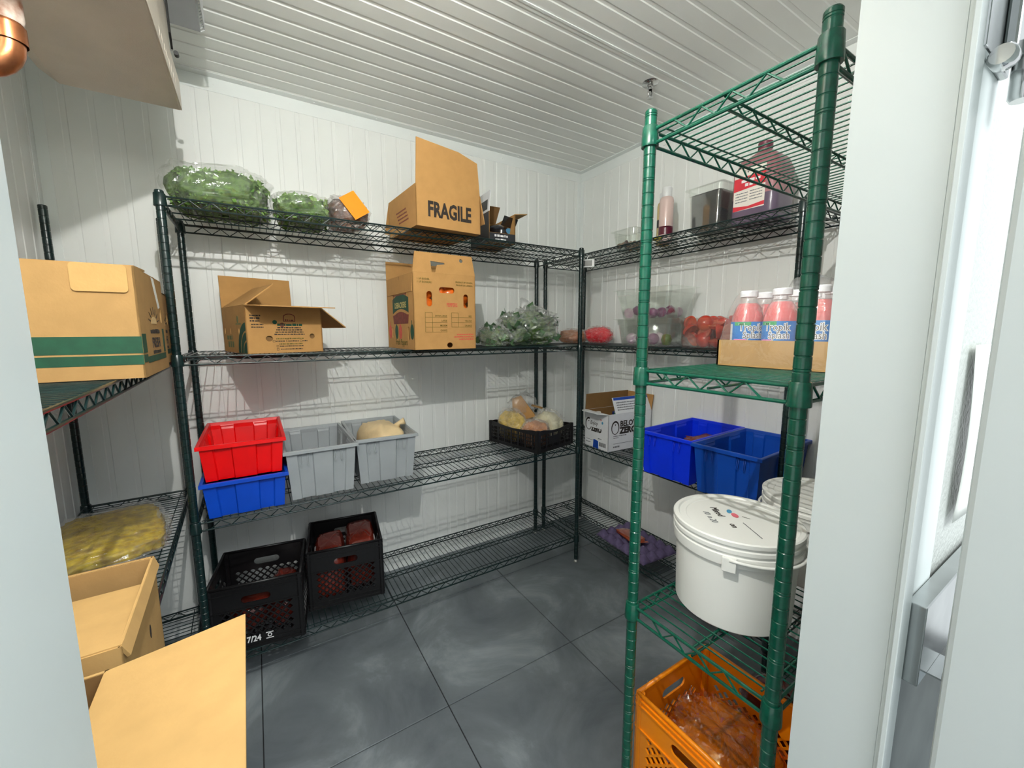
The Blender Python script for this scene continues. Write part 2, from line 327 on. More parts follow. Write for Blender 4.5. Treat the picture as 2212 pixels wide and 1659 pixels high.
# ------------------------------------------------------------------ fixtures
# jar lamp over the doorway, inside
lp = thing('jar_lamp', 'caged glass jar lamp on the wall above the doorway', 'lamp', (LAMP[0], FY, LAMP[2]))
MB().box((-.05, -.03, .045), (.05, -0.0005, .145)).build('wall_box', M_STEEL, lp, bevel=.004)
MB().lathe([(0.0, .06), (.045, .06), (.045, .04), (.03, .04)], 20, (0, -.075, 0)).box((-.015, -.075, .062), (.015, -.02, .09)).build('lamp_holder', M_STEEL, lp, auto=40)
M_GLOBE = film('lamp_glass', lo_=0.02, hi=0.10, rough=0.05, bump=0.0, milky=0.02)
MB().lathe([(.043, .042), (.048, .0), (.046, -.04), (.03, -.07), (0.0, -.082)], 20, (0, -.075, 0)).build('glass_jar', M_GLOBE, lp, True)
cg = MB()
for k in range(4):
    a = math.pi / 4 + k * math.pi / 2; cg.tube([(.052 * math.cos(a), -.075 + .052 * math.sin(a), .045), (.054 * math.cos(a), -.075 + .054 * math.sin(a), -.03), (.036 * math.cos(a), -.075 + .036 * math.sin(a), -.075), (0, -.075, -.09)], .0016, 5)
cg.build('wire_cage', M_STEEL, lp)
pl = bpy.data.lights.new('jar_lamp_bulb', 'POINT'); pl.energy = LAMP_W; pl.shadow_soft_size = 0.007; pl.color = (1.0, 0.975, 0.925)
plo = bpy.data.objects.new('jar_lamp_bulb', pl); COL.objects.link(plo); plo.location = LAMP

# evaporator hung under the ceiling
M_EVAP = mat('aluminium_casing', (214, 203, 188), 0.42, 0.2, noise_scale=5, var=0.10, bump=0.35, bump_scale=260)
ev = thing('evaporator', 'aluminium evaporator unit hung from the ceiling with drip pan below', 'evaporator', (2.40, 1.12, 2.10))
x0, x1, y0, y1 = -.236, .07, -.538, .62
pan = MB().loft([[Vector(p) for p in ((x0, y0, .03), (x1, y0, .03), (x1, y1, .03), (x0, y1, .03))], [Vector(p) for p in ((x0, y0, 0), (x1 - .04, y0, 0), (x1 - .02, y1, 0), (x0, y1, 0))]])
pan.build('drip_pan', M_EVAP, ev, bevel=.003)
MB().box((x0 + .012, y0 + .004, .03), (x1 - .004, y1 - .004, .36)).build('casing', M_EVAP, ev, bevel=.003)
lip = plate([(0, 0), (1.158, 0), (1.158, .085), (0, .085)], [ell(.07 + .035 * k, .03 + .004 * (k % 2), .0035, .012, 10) for k in range(1, 9)], .003)
MB().mesh(lip, frame((x0 - .001, y0, .002), (0, 1, 0), (0, 0, 1), (1, 0, 0))).build('slotted_side_lip', M_EVAP, ev)
MB().tube([(x0 - .004, y0 + .19, .40), (x0 - .006, y0 + .17, .13), (x0 - .004, y0 + .13, .11)], .003, 6).build('cable', mat('black_cable', (20, 20, 20), .5, noise_scale=30, var=.1), ev)
MB().lathe([(.0, .0), (.006, .0), (.006, .016), (0, .016)], 10).xf(T(x0 - .012, y0 + .125, .105) @ Matrix.Rotation(math.radians(90), 4, 'X')).build('cable_clip', mat('black_cable', (20, 20, 20), .5), ev)
M_COWL = mat('grey_fan_housing', (168, 170, 174), 0.36, 0.4, noise_scale=6, var=.08)
cw = MB().box((x0 - .066, y0 - .06, .28), (x0 + .30, y0 - .001, .39)).box((x0 - .066, y0 - .001, .28), (x0 + .0115, .35, .39)).build('fan_housing', M_COWL, ev)
g = MB()
for j in range(11):
    z = .283 + j * .0098; g.tube([(x0 - .068, y0 - .062, z), (x0 - .078, y0 - .05, z + .003), (x0 - .078, .34, z + .003)], .0018, 5)
g.build('fan_guard', mat('guard_wire_white', (225, 228, 230), .35, noise_scale=20, var=.05), cw)
# copper suction line with white lagging
M_COP = mat('copper', (196, 126, 84), 0.28, 0.9, noise_scale=18, var=0.35)
cp = thing('copper_pipe', 'copper suction pipe bending down beside the evaporator pan with torn white wrap', 'pipe', (2.353, 1.15, 1.872))
MB().tube([(0, .0, .226), (0, 0, .05)] + [(.042 - .042 * math.cos(a), 0, .05 - .042 * math.sin(a)) for a in [math.radians(15 * k) for k in range(1, 7)]] + [(.16, .01, .008)], .021, 16).build('elbow', M_COP, cp, True)
MB().lathe([(.0245, .052), (.0245, .08), (.0212, .08), (.0212, .052)], 16).build('solder_socket', M_COP, cp, auto=40)
MB().lathe([(.0216, .085), (.0242, .095), (.0235, .15), (.0246, .17), (.0218, .175)], 16).build('torn_wrap', mat('white_wrap', (224, 212, 200), .7, noise_scale=24, rgb2=(120, 78, 56), bump=.5, bump_scale=60), cp, True)
MB().lathe([(.023, .198), (.027, .225)], 16).build('white_lagging', mat('white_lagging_foam', (228, 226, 222), .7, noise_scale=20, var=.06), cp, True)
# sprinkler
sp = thing('fire_sprinkler', 'small chrome fire sprinkler under the ceiling behind the tall green unit', 'sprinkler', (0.457, 0.968, H - 0.003))
MB().lathe([(.0, -.004), (.034, -.002), (.036, 0)], 24).build('escutcheon', M_CHROME, sp, True)
MB().lathe([(.013, -.003), (.013, -.018), (.009, -.02), (.009, -.028)], 12).build('body', M_CHROME, sp, auto=40)
MB().tube([(.007, 0, -.026), (.013, 0, -.038), (.006, 0, -.054), (0, 0, -.058)], .0028, 6).tube([(-.007, 0, -.026), (-.013, 0, -.038), (-.006, 0, -.054), (0, 0, -.058)], .0028, 6).build('frame_arms', M_CHROME, sp, True)
MB().lathe([(0, -.060), (.014, -.062), (.015, -.060), (0, -.058)], 14).build('deflector', M_CHROME, sp)
# digital thermometer hanging on the corner rail
th = thing('thermometer', 'small white digital thermometer hanging from the shelf rail at the corner post', 'thermometer', (.374, .505, 1.83))
MB().box((.003, -.034, -.062), (.022, .034, -.018)).xf(Rz(40)).build('case', mat('white_plastic', (236, 238, 238), .35, noise_scale=20, var=.02), th, bevel=.004)
MB().box((.0215, -.027, -.056), (.0226, .022, -.024)).xf(Rz(40)).build('display', mat('lcd_grey', (58, 64, 64), .2, noise_scale=20, var=.2), th)
MB().tube([(.012, 0, -.018), (.012, .001, -.006), (.004, .002, .004), (-.002, 0, -.004)], .0028, 6).build('hook', MATS['white_plastic'], th, True)

# ------------------------------------------------------------------ outside, right of the doorway
yo = FY + TH
M_CAB = mat('door_leaf_pale_grey', (214, 221, 219), .32, noise_scale=2, var=.03)
dl = struct(MB().box((1.252, 2.203, .03), (1.352, 3.02, 2.06)).build('door_1', M_CAB, bevel=.006), 'open insulated cooler door leaf seen flat on beside the doorway')
br = thing('bumper_rail', 'stainless steel bumper rail on the outer wall at the door frame', 'bumper rail', (1.10, yo + .006, .94))
MB().box((-.24, 0.001, 0), (.206, .0205, .114)).build('back_channel', M_STEEL, br, bevel=.0015)
MB().box((.104, .0207, 0), (.165, .0365, .0025)).box((.104, .0345, .0025), (.165, .0365, .012)).build('front_lip', M_STEEL, br)
struct(MB().box((.5, yo + .0061, .03), (1.322, yo + .0085, .94)).build('trim_9', mat('brushed_steel_cladding', (120, 122, 118), .4, .9, noise_scale=9, var=.25)), 'brushed steel cladding on the lower outer wall')
hg = thing('door_closer', 'polished steel door closer bracket with roller high on the door frame', 'door closer', (1.30, yo + .006, 1.70))
MB().box((-.094, .0, .02), (.022, .008, .22)).build('mounting_plate', M_STEEL, hg, bevel=.002)
MB().box((-.094, .008, .035), (-.045, .020, .22)).build('arm', M_STEEL, hg, bevel=.003)
MB().lathe([(0, -.015), (.011, -.015), (.013, -.011), (.013, .05), (0, .05)], 18, (-.082, .024, 0)).build('piston', M_CHROME, hg, auto=40)
MB().lathe([(0, -.012), (.010, -.012), (.012, -.008), (.012, .008), (.010, .012), (0, .012)], 16).xf(T(-.008, .017, .012) @ Matrix.Rotation(math.radians(90), 4, 'Y')).build('roller', M_CHROME, hg, auto=40)
# wall notice curling off the wall
pn = MB(); rings = []
for i in range(13):
    t = i / 12; z = 1.39 - .27 * t; bulge = .012 * math.sin(t * math.pi * .9) + .003
    rings.append([Vector((x, yo + .007 + bulge * (0.3 + 1.2 * (1.16 - x) / .2), z)) for x in (1.02, 1.05, 1.08, 1.11, 1.14)])
V = [p for r in rings for p in r]; Fs = [(i * 5 + k, i * 5 + k + 1, (i + 1) * 5 + k + 1, (i + 1) * 5 + k) for i in range(12) for k in range(4)]
pn.add(V, Fs); po = pn.build('paper_notice', mat('white_paper', (238, 238, 232), .7, noise_scale=30, var=.02), None, True)
so = po.modifiers.new('thickness', 'SOLIDIFY'); so.thickness = .0004
tag(po, 'curled white paper notice taped to the embossed outer wall', 'paper')

# ------------------------------------------------------------------ cartons and printing
SIDES = {'+y': lambda w_, d: ((w_ / 2, d / 2, 0), (-1, 0, 0), (0, 1, 0), w_), '-y': lambda w_, d: ((-w_ / 2, -d / 2, 0), (1, 0, 0), (0, -1, 0), w_),
         '+x': lambda w_, d: ((w_ / 2, -d / 2, 0), (0, 1, 0), (1, 0, 0), d), '-x': lambda w_, d: ((-w_ / 2, d / 2, 0), (0, -1, 0), (-1, 0, 0), d)}
class Carton:
    """open cardboard box: local origin at base centre; '+y' etc. name its sides"""
    def __init__(s, name, label, cat, loc, rz, w_, d, h, m, holes=None, th=.004, m_in=None, heights=None):
        s.w, s.d, s.h, s.th = w_, d, h, th; s.m = m; s.root = thing(name, label, cat, loc, rz); s.holes = holes or {}
        mb = MB(); mi = MB()
        for k, fn in SIDES.items():
            o, U, N, L = fn(w_, d); hh = (heights or {}).get(k, h)
            me = plate([(0, 0), (L, 0), (L, hh), (0, hh)], s.holes.get(k, ()), th)
            mb.mesh(me, frame(Vector(o) - Vector(N) * th / 2, U, (0, 0, 1), N)); bpy.data.meshes.remove(me)
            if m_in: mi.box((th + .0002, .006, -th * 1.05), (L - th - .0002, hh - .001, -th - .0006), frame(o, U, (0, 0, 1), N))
        mb.box((-w_ / 2 + th, -d / 2 + th, 0), (w_ / 2 - th, d / 2 - th, th))
        s.body = mb.build('body', m, s.root)
        if m_in: mi.build('inner_liner', m_in, s.root)
    def F(s, side):
        o, U, N, L = SIDES[side](s.w, s.d); return frame(o, U, (0, 0, 1), N), L
    def flap(s, side, length, ang, cut0=0.0, cut1=0.0, pts=None, holes=(), m=None, curl=0.0, h=None, name='flap', e0=0, e1=0):
        """ang: 0 straight up, 90 flat outwards, negative inwards"""
        M, L = s.F(side); a = math.radians(ang)
        P = pts or [(e0, 0), (L - e1, 0), (L - e1 - cut1, length), (e0 + cut0, length)]
        me = plate(P, holes, s.th)
        Mf = M @ frame((0, s.h if h is None else h, -s.th / 2), (1, 0, 0), (0, math.cos(a), math.sin(a)), (0, -math.sin(a), math.cos(a)))
        mb = MB().mesh(me)
        if curl: mb.v = [(x, y, z + curl * y * y) for x, y, z in mb.v]
        return mb.xf(Mf).build(name, m or s.m, s.root), Mf
def decal(parent, M, loops, m, name='print', holes=(), th=.0005, off=.0004):
    mb = MB()
    for lp_ in loops:
        me = plate(lp_, holes, th); mb.mesh(me, M @ T(0, 0, off)); bpy.data.meshes.remove(me)
    return mb.build(name, m, parent)
def txt(parent, M, body, u, v, size, m, bold=0.0, sx=1.0, align='LEFT', rot=0, shear=0, name='lettering', th=.0003, bend=None):
    me = text_mesh(body, size, bold, sx, align, th, shear); X = M @ T(u, v, .0005) @ Rz(rot)
    mb = MB().mesh(me, X); bpy.data.meshes.remove(me); return mb.build(name, m, parent)
def rect(u0, v0, u1, v1): return [(u0, v0), (u1, v0), (u1, v1), (u0, v1)]
def scribble(u, v, L, hgt, seed, gap=.35):
    """a line of small print as separate dashes"""
    r = random.Random(seed); out = []; x = u
    while x < u + L:
        w_ = r.uniform(.5, 2.2) * hgt; out.append(rect(x, v, min(x + w_, u + L), v + hgt * r.uniform(.75, 1))); x += w_ + gap * hgt
    return out
def frame_loops(u0, v0, u1, v1, t):
    return [rect(u0, v0, u1, v0 + t), rect(u0, v1 - t, u1, v1), rect(u0, v0 + t, u0 + t, v1 - t), rect(u1 - t, v0 + t, u1, v1 - t)]

# FRAGILE box, top shelf
c = Carton('cardboard_box', 'open brown cardboard box printed FRAGILE with tall raised flap', 'box', (1.2625, .402, Z4), 3, .312, .335, .168, M_KRAFTB)
Mf, L = c.F('+y'); txt(c.root, Mf, 'FRAGILE', .052, .046, .086, M_INKK, bold=.0032, sx=.66)
Mx, L = c.F('+x'); decal(c.root, Mx, [q for k in range(4) for q in scribble(.10 + .01 * k, .09 - .016 * k, .12, .007, k)], M_INKP, 'small_print')
c.flap('+y', .178, 3, 0, .02, pts=[(.002, 0), (.31, 0), (.294, .135), (.20, .162), (.006, .178)])
c.flap('-y', .15, 150); c.flap('-x', .12, 165, .01, .01); c.flap('+x', .11, -165, .01, .01)

# small black printed box with coffee pouch
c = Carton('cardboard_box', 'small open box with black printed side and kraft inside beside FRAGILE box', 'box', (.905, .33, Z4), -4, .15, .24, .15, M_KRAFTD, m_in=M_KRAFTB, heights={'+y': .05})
for sd in ('+y', '+x'):
    Mf, L = c.F(sd); decal(c.root, Mf, [rect(.002, .002, L - .002, .148 if sd == '+x' else .048)], mat('black_box_print', (38, 40, 46), .45, noise_scale=20, var=.1), 'printed_panel')
Mf, L = c.F('+y'); decal(c.root, Mf, scribble(.03, .030, .075, .012, 3) + scribble(.035, .014, .06, .008, 4), M_INKW, 'white_marks', off=.0009)
c.flap('-y', .10, -38); c.flap('-x', .075, 82, .004, .02, m=M_KRAFT); f, Mx = c.flap('+x', .1, -4, m=M_CWHITE); decal(c.root, Mx, [rect(.01, .012, .22, .06)], MATS['black_box_print'], 'printed_panel', off=.0024)
M_POUCH = mat('black_pouch', (22, 24, 30), .22, noise_scale=20, var=.3, bump=.6, bump_scale=40, coat=.4)
pc = thing('coffee_pouch', 'shiny black pouch with blue oval in the small open box', 'pouch', (.888, .34, Z4 + .006), 20)
me = blob((.10, .15, .11), 4, .10, 5, crumple=.06); me.build('pouch', M_POUCH, pc, True)
MB().box((-.055, -.002, .10), (.055, .002, .15)).xf(T(0, .03, 0) @ Matrix.Rotation(math.radians(-30), 4, 'X')).build('sealed_top', M_POUCH, pc)
MB().mesh(plate(ell(0, 0, .022, .014, 16), (), .001), T(-.01, .078, .07) @ Matrix.Rotation(math.radians(75), 4, 'X')).build('blue_oval', mat('sky_blue_print', (90, 160, 205), .4, noise_scale=20, var=.05), pc)

# produce box on the third shelf
BX = (1.955, .322, Z3)
hl = [ell(.075, .055, .0125, .0105, 14), ell(.231, .063, .010, .0105, 14)]
c = Carton('produce_box', 'open tan produce box with round vents and green swirl on the side', 'box', BX, 14.5, .272, .335, .178, M_KRAFTB, holes={'+y': hl, '+x': [ell(.035, .085, .006, .013, 10), ell(.12, .085, .006, .013, 10), ell(.245, .08, .008, .016, 10)]})
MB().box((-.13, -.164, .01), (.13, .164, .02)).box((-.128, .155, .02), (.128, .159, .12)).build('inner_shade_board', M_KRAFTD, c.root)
Mf, L = c.F('+y')
decal(c.root, Mf, scribble(.015, .138, .035, .006, 1) + scribble(.015, .128, .034, .006, 2) + scribble(.015, .118, .032, .006, 3) + scribble(.018, .106, .04, .004, 5) + scribble(.018, .096, .04, .004, 6), M_INKK, 'small_print')
o1 = [(.127, .119), (.170, .119), (.170, .138)] + [(.1485 + .0215 * math.cos(math.radians(a)), .138 + .012 * math.sin(math.radians(a))) for a in range(0, 181, 20)][1:] 
decal(c.root, Mf, [o1], M_INKP, 'brand_arch'); decal(c.root, Mf, [[(.1485 + (x - .1485) * .86, .121 + (y - .119) * .84) for x, y in o1]], M_KRAFTB, 'arch_inside', off=.0007)
decal(c.root, Mf, scribble(.133, .122, .03, .006, 8) , M_INKP, 'arch_words', off=.001)
decal(c.root, Mf, scribble(.105, .103, .09, .010, 9, .2), M_INKG, 'brand_words')
decal(c.root, Mf, [q for k in range(4) for q in scribble(.105 - .004 * k, .094 - .0085 * k, .085 + .008 * k, .005, 20 + k)], M_INKK, 'address_lines')
decal(c.root, Mf, scribble(.098, .052, .10, .005, 31) + scribble(.108, .0315, .085, .005, 32), M_INKO, 'olive_heading')
bx = []
for u, v in ((.086, .041), (.133, .041), (.183, .041), (.098, .0215), (.098, .010)): bx += frame_loops(u, v, u + .008, v + .008, .0011)
decal(c.root, Mf, bx + scribble(.096, .043, .033, .004, 41) + scribble(.143, .043, .037, .004, 42) + scribble(.193, .043, .018, .004, 43) + scribble(.11, .0235, .085, .004, 44) + scribble(.112, .012, .08, .004, 45), M_INKK, 'tick_boxes')
decal(c.root, Mf, [ell(.097, .117, .008, .008, 14)], M_INKG, 'green_dot'); decal(c.root, Mf, [ell(.122, .107, .0085, .0085, 14)], M_INKP, 'brown_dot')
Mx, L = c.F('+x')
cx_, R1 = .335, .115
def swirl(r0, r1, a0=92, a1=180, cy_=-.0): return [(min(.334, cx_ + r0 * math.cos(math.radians(a))), max(.001, cy_ + r0 * math.sin(math.radians(a)))) for a in range(a0, a1 + 1, 8)] + [(min(.334, cx_ + r1 * math.cos(math.radians(a))), max(.001, cy_ + r1 * math.sin(math.radians(a)))) for a in range(a1, a0 - 1, -8)]
decal(c.root, Mx, [swirl(.115, .085), swirl(.078, .050), swirl(.043, .002)], M_INKG, 'green_swirl')
decal(c.root, Mx, scribble(.06, .05, .08, .02, 50) + scribble(.07, .02, .09, .026, 51), mat('faded_green_print', (116, 122, 76), .8, noise_scale=40, var=.2), 'faded_words')
decal(c.root, Mx, [ell(.235, .128, .012, .014, 14)] + scribble(.205, .108, .07, .006, 52), MATS['faded_green_print'], 'faded_emblem')
c.flap('-y', .135, 4); c.flap('+y', .115, 93, 0, 0, pts=[(-.002, 0), (.274, 0), (.282, .115), (.02, .118), (.012, .09)]); c.flap('-x', .13, 128, .0, .10); c.flap('+x', .135, -52, .05, .02)

# pepper box
hp = [rrect(.115, .241, .052, .017, .008), rrect(.063, .205, .018, .045, .0085), rrect(.245, .205, .018, .042, .0085), ell(.178, .012, .011, .0085, 12)]
c = Carton('pepper_box', 'tall tan pepper carton with oval vents showing orange peppers', 'box', (1.287, .382, Z3), 1.5, .302, .37, .333, M_KRAFTB, holes={'+y': [rrect(.158, .262, .075, .026, .0125), rrect(.074, .222, .026, .066, .0125), rrect(.252, .217, .024, .062, .0115), ell(.168, .018, .014, .012, 14)], '+x': [rrect(.10, .245, .014, .075, .006), rrect(.285, .245, .020, .075, .008), rrect(.075, .075, .014, .05, .006), rrect(.30, .07, .018, .062, .008)]})
Mf, L = c.F('+y')
txt(c.root, Mf, '1 1/9 BUSHEL', .018, .302, .0115, M_INKO, .0002, .9); txt(c.root, Mf, '1 1/9 BOISSEAU', .018, .289, .0115, M_INKO, .0002, .9)
txt(c.root, Mf, 'PRODUCT OF CANADA', .288, .297, .0100, M_INKO, .0002, .8, 'RIGHT'); txt(c.root, Mf, 'PRODUIT DU CANADA', .288, .284, .0100, M_INKO, .0002, .8, 'RIGHT')
txt(c.root, Mf, 'PEPPERS', .182, .190, .024, M_INKR, .0003, .62, 'CENTER')
g = []
for i in range(5): g.append(rect(.052, .076 + i * .0215, .157 if i < 4 else .086, .0775 + i * .0215))
for u in (.052, .085): g.append(rect(u, .076, u + .0015, .163))
for i in range(4): g.append(rect(.178, .098 + i * .0215, .283 if i < 3 else .212, .0995 + i * .0215))
for u in (.178, .211): g.append(rect(u, .098, u + .0015, .163))
decal(c.root, Mf, g, M_INKO, 'size_table')
for i, s_ in enumerate(('EXTRA LARGE', 'LARGE', 'MEDIUM', 'CHOICE')): txt(c.root, Mf, s_, .156, .145 - i * .0215, .0115, M_INKO, .0001, .78, 'RIGHT')
for i, s_ in enumerate(('RED', 'YELLOW', 'ORANGE')): txt(c.root, Mf, s_, .282, .145 - i * .0215, .0115, M_INKO, .0001, .78, 'RIGHT')
decal(c.root, Mf, scribble(.205, .063, .085, .006, 61) + scribble(.19, .052, .10, .006, 62) + scribble(.215, .041, .075, .006, 63), M_INKR, 'red_address')
Mx, L = c.F('+x')
by = lambda u: .225 + .02 * math.sin((u - .09) / .22 * math.pi)
decal(c.root, Mx, [[(u, by(u) - .062) for u in [.09 + .022 * k for k in range(11)]] + [(u, by(u) + .005) for u in [.31 - .022 * k for k in range(11)]]], M_INKG, 'basket_band')
decal(c.root, Mx, [[(.10, .115), (.30, .115), (.31, .155)] + [(u, by(u) - .075) for u in [.31 - .022 * k for k in range(1, 10)]] + [(.09, .155)]], M_INKP, 'basket_weave')
decal(c.root, Mx, [rect(.10, .245, .285, .249), rect(.1, .215, .104, .29), rect(.281, .215, .285, .29), rect(.19, .29, .193, .33)], M_INKP, 'basket_handle')
txt(c.root, Mx, 'DEBACKERE', .2, .188, .036, mat('cream_print', (196, 178, 110), .75, noise_scale=30, var=.1), .0008, .82, 'CENTER')
for k, (u, m_) in enumerate(((.03, M_INKR), (.125, M_INKG), (.18, M_INKR), (.335, M_INKG))): decal(c.root, Mx, [ell(u + .012, .078, .022, .034, 14), rect(u + .008, .108, u + .014, .128)], m_, 'pepper_print')
txt(c.root, Mx, 'Fresh Peppers', .2, .018, .04, M_INKO, .0002, .72, 'CENTER', shear=.2)
M_INT = kraft('carton_inside', (150, 104, 56))
c.flap('+y', .088, -6, .016, .012, holes=[[(.085, .052), (.15, .048), (.152, .042), (.115, .036), (.105, .004), (.088, .004), (.086, .04)], ell(.234, .064, .009, .008, 12)])
c.flap('-y', .09, 0); c.flap('+x', .08, 178, .01, .01, h=.3325); c.flap('-x', .08, 178, .01, .01, h=.3325)
# orange peppers inside
M_PEP = mat('orange_pepper_skin', (236, 110, 30), .18, noise_scale=12, var=.2, coat=.5)
def pepper_mesh():
    mb = MB(); rings = []
    for j in range(15):
        t = j / 14; z = -.045 + .09 * t; r0 = .038 * (math.sin(math.pi * min(1, max(0, t * .92 + .05))) ** .55)
        if t > .9: z -= .012 * (t - .9) / .1
        rings.append([Vector((r0 * (1 + .10 * math.cos(4 * a)) * math.cos(a), r0 * (1 + .10 * math.cos(4 * a)) * math.sin(a), z)) for a in [2 * math.pi * k / 24 for k in range(24)]])
    return mb.loft(rings).data('flesh', True)
PEPM = pepper_mesh(); STEM = MB().tube([(0, 0, .032), (.002, 0, .045), (.008, 0, .056)], [.009, .005, .004], 7).data('stem', True); M_STEM = mat('green_stem', (70, 110, 40), .5, noise_scale=40, var=.2)
k = 0
for (u, v) in ((.137, .262), (.185, .26), (.074, .20), (.076, .255), (.252, .236), (.250, .185), (.168, .055)):
    p = Vector((.151 - u, .185 - .052, v)); q = Matrix.Rotation(math.radians(1.5), 4, 'Z') @ p + Vector((1.287, .382, Z3))
    o = thing('orange_pepper', 'orange bell pepper seen through the vents of the pepper carton', 'pepper', q, 40 * k, 'peppers in the carton'); o.rotation_euler = (.9 + .5 * k, .4 * k, .7 * k); o.scale = (.82, .82, .82); k += 1
    link('flesh', PEPM, M_PEP, o); link('stem', STEM, M_STEM, o)

# boxes on the left unit, third shelf
def fresh_box(label, loc, rz, w_, d, h, tab):
    c = Carton('produce_box', label, 'box', loc, rz, w_, d, h, M_KRAFT, holes={'-x': [ell(d - .06, .145, .012, .02, 12)]})
    for sd in ('+y', '-x'):
        M, L = c.F(sd); u1 = L - .0005
        if sd == '+y': decal(c.root, M, [rect(.0005, .055, u1, .092), rect(.0005, .030, u1, .051)], M_INKG, 'green_stripes')
        else: decal(c.root, M, [rect(.0005, .055, .045, .098), rect(.0005, .034, .045, .051), rect(.275, .047, .30, .11), rect(.047, .030, .30, .045)], M_INKG, 'green_stripes')
    M, L = c.F('-x'); M = M @ Matrix.Diagonal((1.65, 1, 1, 1))
    decal(c.root, M, scribble(.066, .098, .075, .011, 120, .15), M_INKK, 'script_words'); txt(c.root, M, 'FRESH', .070, .064, .034, M_INKK, .0008, .72); decal(c.root, M, scribble(.072, .048, .065, .009, 121, .2), M_INKK, 'script_words')
    sun = [[(.103 + .022 * math.cos(math.radians(a)), .122 + .018 * math.sin(math.radians(a))) for a in range(0, 181, 20)]]
    rays = []
    for a in range(15, 170, 25):
        ca, sa = math.cos(math.radians(a)), math.sin(math.radians(a)); n_ = Vector((-sa, ca)) * .0016
        p0 = Vector((.103 + .027 * ca, .122 + .024 * sa)); p1 = Vector((.103 + .046 * ca, .122 + .042 * sa)); rays.append([tuple(p0 + n_), tuple(p0 - n_), tuple(p1 - n_ * .3), tuple(p1 + n_ * .3)])
    decal(c.root, M, rays, M_INKK, 'sun_rays'); decal(c.root, M, sun, mat('pale_print', (216, 186, 134), .8, noise_scale=30, var=.05), 'sun_disc')
    if tab:
        M, L = c.F('+y'); decal(c.root, M, [rrect(L - .056, h - .028, .088, .058, .008)], M_KRAFTY, 'folded_tab', th=.0035, off=.0018)
        M, L = c.F('-x'); decal(c.root, M, [[(.19, h - .002), (.225, h - .004), (.275, h - .075), (.25, h - .08)]], mat('torn_label_white', (232, 234, 230), .6, noise_scale=40, var=.1), 'torn_label')
    c.flap('+y', .12, -88); c.flap('-y', .12, -88, h=h - .005); c.flap('-x', .15, -87, h=h - .0095, e0=.03, e1=.03)
    return c
fresh_box('large kraft produce box with green stripes and folded tab on the left shelving', (2.4165, .930, 1.3105), 1, .365, .34, .243, True)
fresh_box('kraft FRESH produce box squeezed between striped box and back wall', (2.440, .588, 1.3105), 0, .345, .31, .228, False)

# two open boxes low on the left unit
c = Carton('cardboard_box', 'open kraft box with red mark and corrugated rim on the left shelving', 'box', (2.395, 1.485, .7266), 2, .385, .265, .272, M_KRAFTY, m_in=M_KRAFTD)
me = MB()
M, L = c.F('-y')
zz = []
for k in range(61): zz.append((.004 + (L - .008) * k / 60, .2722 + .0, -.0006 if k % 2 else -.0074))
mb = MB(); Vv = []; Fs = []
for k, (u, v, n_) in enumerate(zz): Vv += [M @ Vector((u, v, n_)), M @ Vector((u, v - .02, n_))]
for k in range(60): Fs.append((2 * k, 2 * k + 1, 2 * k + 3, 2 * k + 2))
mb.add(Vv, Fs); mb.build('corrugated_core', M_KRAFTY, c.root); MB().box((.002, .18, -.0092), (L - .002, .2725, -.0080), M).build('rim_liner', M_KRAFT, c.root); MB().box((.002, .18, .0002), (L - .002, .2725, .0012), M).build('rim_liner', M_KRAFT, c.root)
c.flap('+y', .205, -96, .01, .01)
M, L = c.F('-x'); decal(c.root, M, [[(.085 + .012 * math.cos(math.radians(a)), .10 + .03 * math.sin(math.radians(a))) for a in range(0, 181, 15)] + [(.073, .06), (.097, .06)]], mat('red_ink', (196, 36, 44), .5, noise_scale=40, var=.1), 'red_mark'); decal(c.root, M, [ell(.165, .185, .005, .012, 10)], M_DARK, 'slot')
c.flap('-x', .02, 160, .004, .004)
c = Carton('cardboard_box', 'open kraft box with wide flap folded out towards the doorway', 'box', (2.395, 1.812, .7266), 1, .385, .345, .262, M_KRAFTY, m_in=M_KRAFTD)
c.flap('-x', .148, 86, pts=[(-.0, 0.0), (.34, 0.0), (.352, .148), (.02, .148)][::1], curl=.0)
c.flap('+x', .14, 2, .01, .01)
bg = blob((.33, .29, .20), 8, .14, 6, crumple=.08).build('liner_bag', M_FILM, None, True, loc=(2.395, 1.815, .732)); tag(bg, 'crumpled clear liner bag inside the box with the folded-out flap', 'bag')

# BELOW ZERO carton
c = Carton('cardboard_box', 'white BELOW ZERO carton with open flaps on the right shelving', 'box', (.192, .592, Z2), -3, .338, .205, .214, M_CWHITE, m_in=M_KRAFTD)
Mf, L = c.F('+y')
def penguin(M, u, v, s_, par):
    decal(par, M, [ell(u, v, .030 * s_, .040 * s_, 22)], M_INKK, 'bird_emblem', holes=[ell(u, v - .003 * s_, .024 * s_, .033 * s_, 20)]); decal(par, M, [[(u - .006 * s_, v + .02 * s_), (u + .006 * s_, v + .02 * s_), (u, v + .011 * s_)]], M_INKK, 'bird_beak')
penguin(Mf, .052, .135, 1.0, c.root)
txt(c.root, Mf, 'BELOW', .088, .139, .046, M_INKK, .0016, .92); txt(c.root, Mf, 'ZERO', .088, .098, .050, M_INKK, .0030, 1.0)
decal(c.root, Mf, scribble(.04, .083, .10, .006, 71) + scribble(.04, .073, .04, .004, 72), M_INKGR, 'small_print'); decal(c.root, Mf, [rect(.04, .040, .19, .042)] + scribble(.04, .018, .05, .010, 73), M_INKGR, 'weight_print')
decal(c.root, Mf, [rect(.300, .02, .302, .06), rect(.305, .02, .306, .06), rect(.309, .02, .312, .06), rect(.315, .02, .3165, .06), rect(.319, .02, .322, .06)], M_INKK, 'barcode')
Mx, L = c.F('+x')
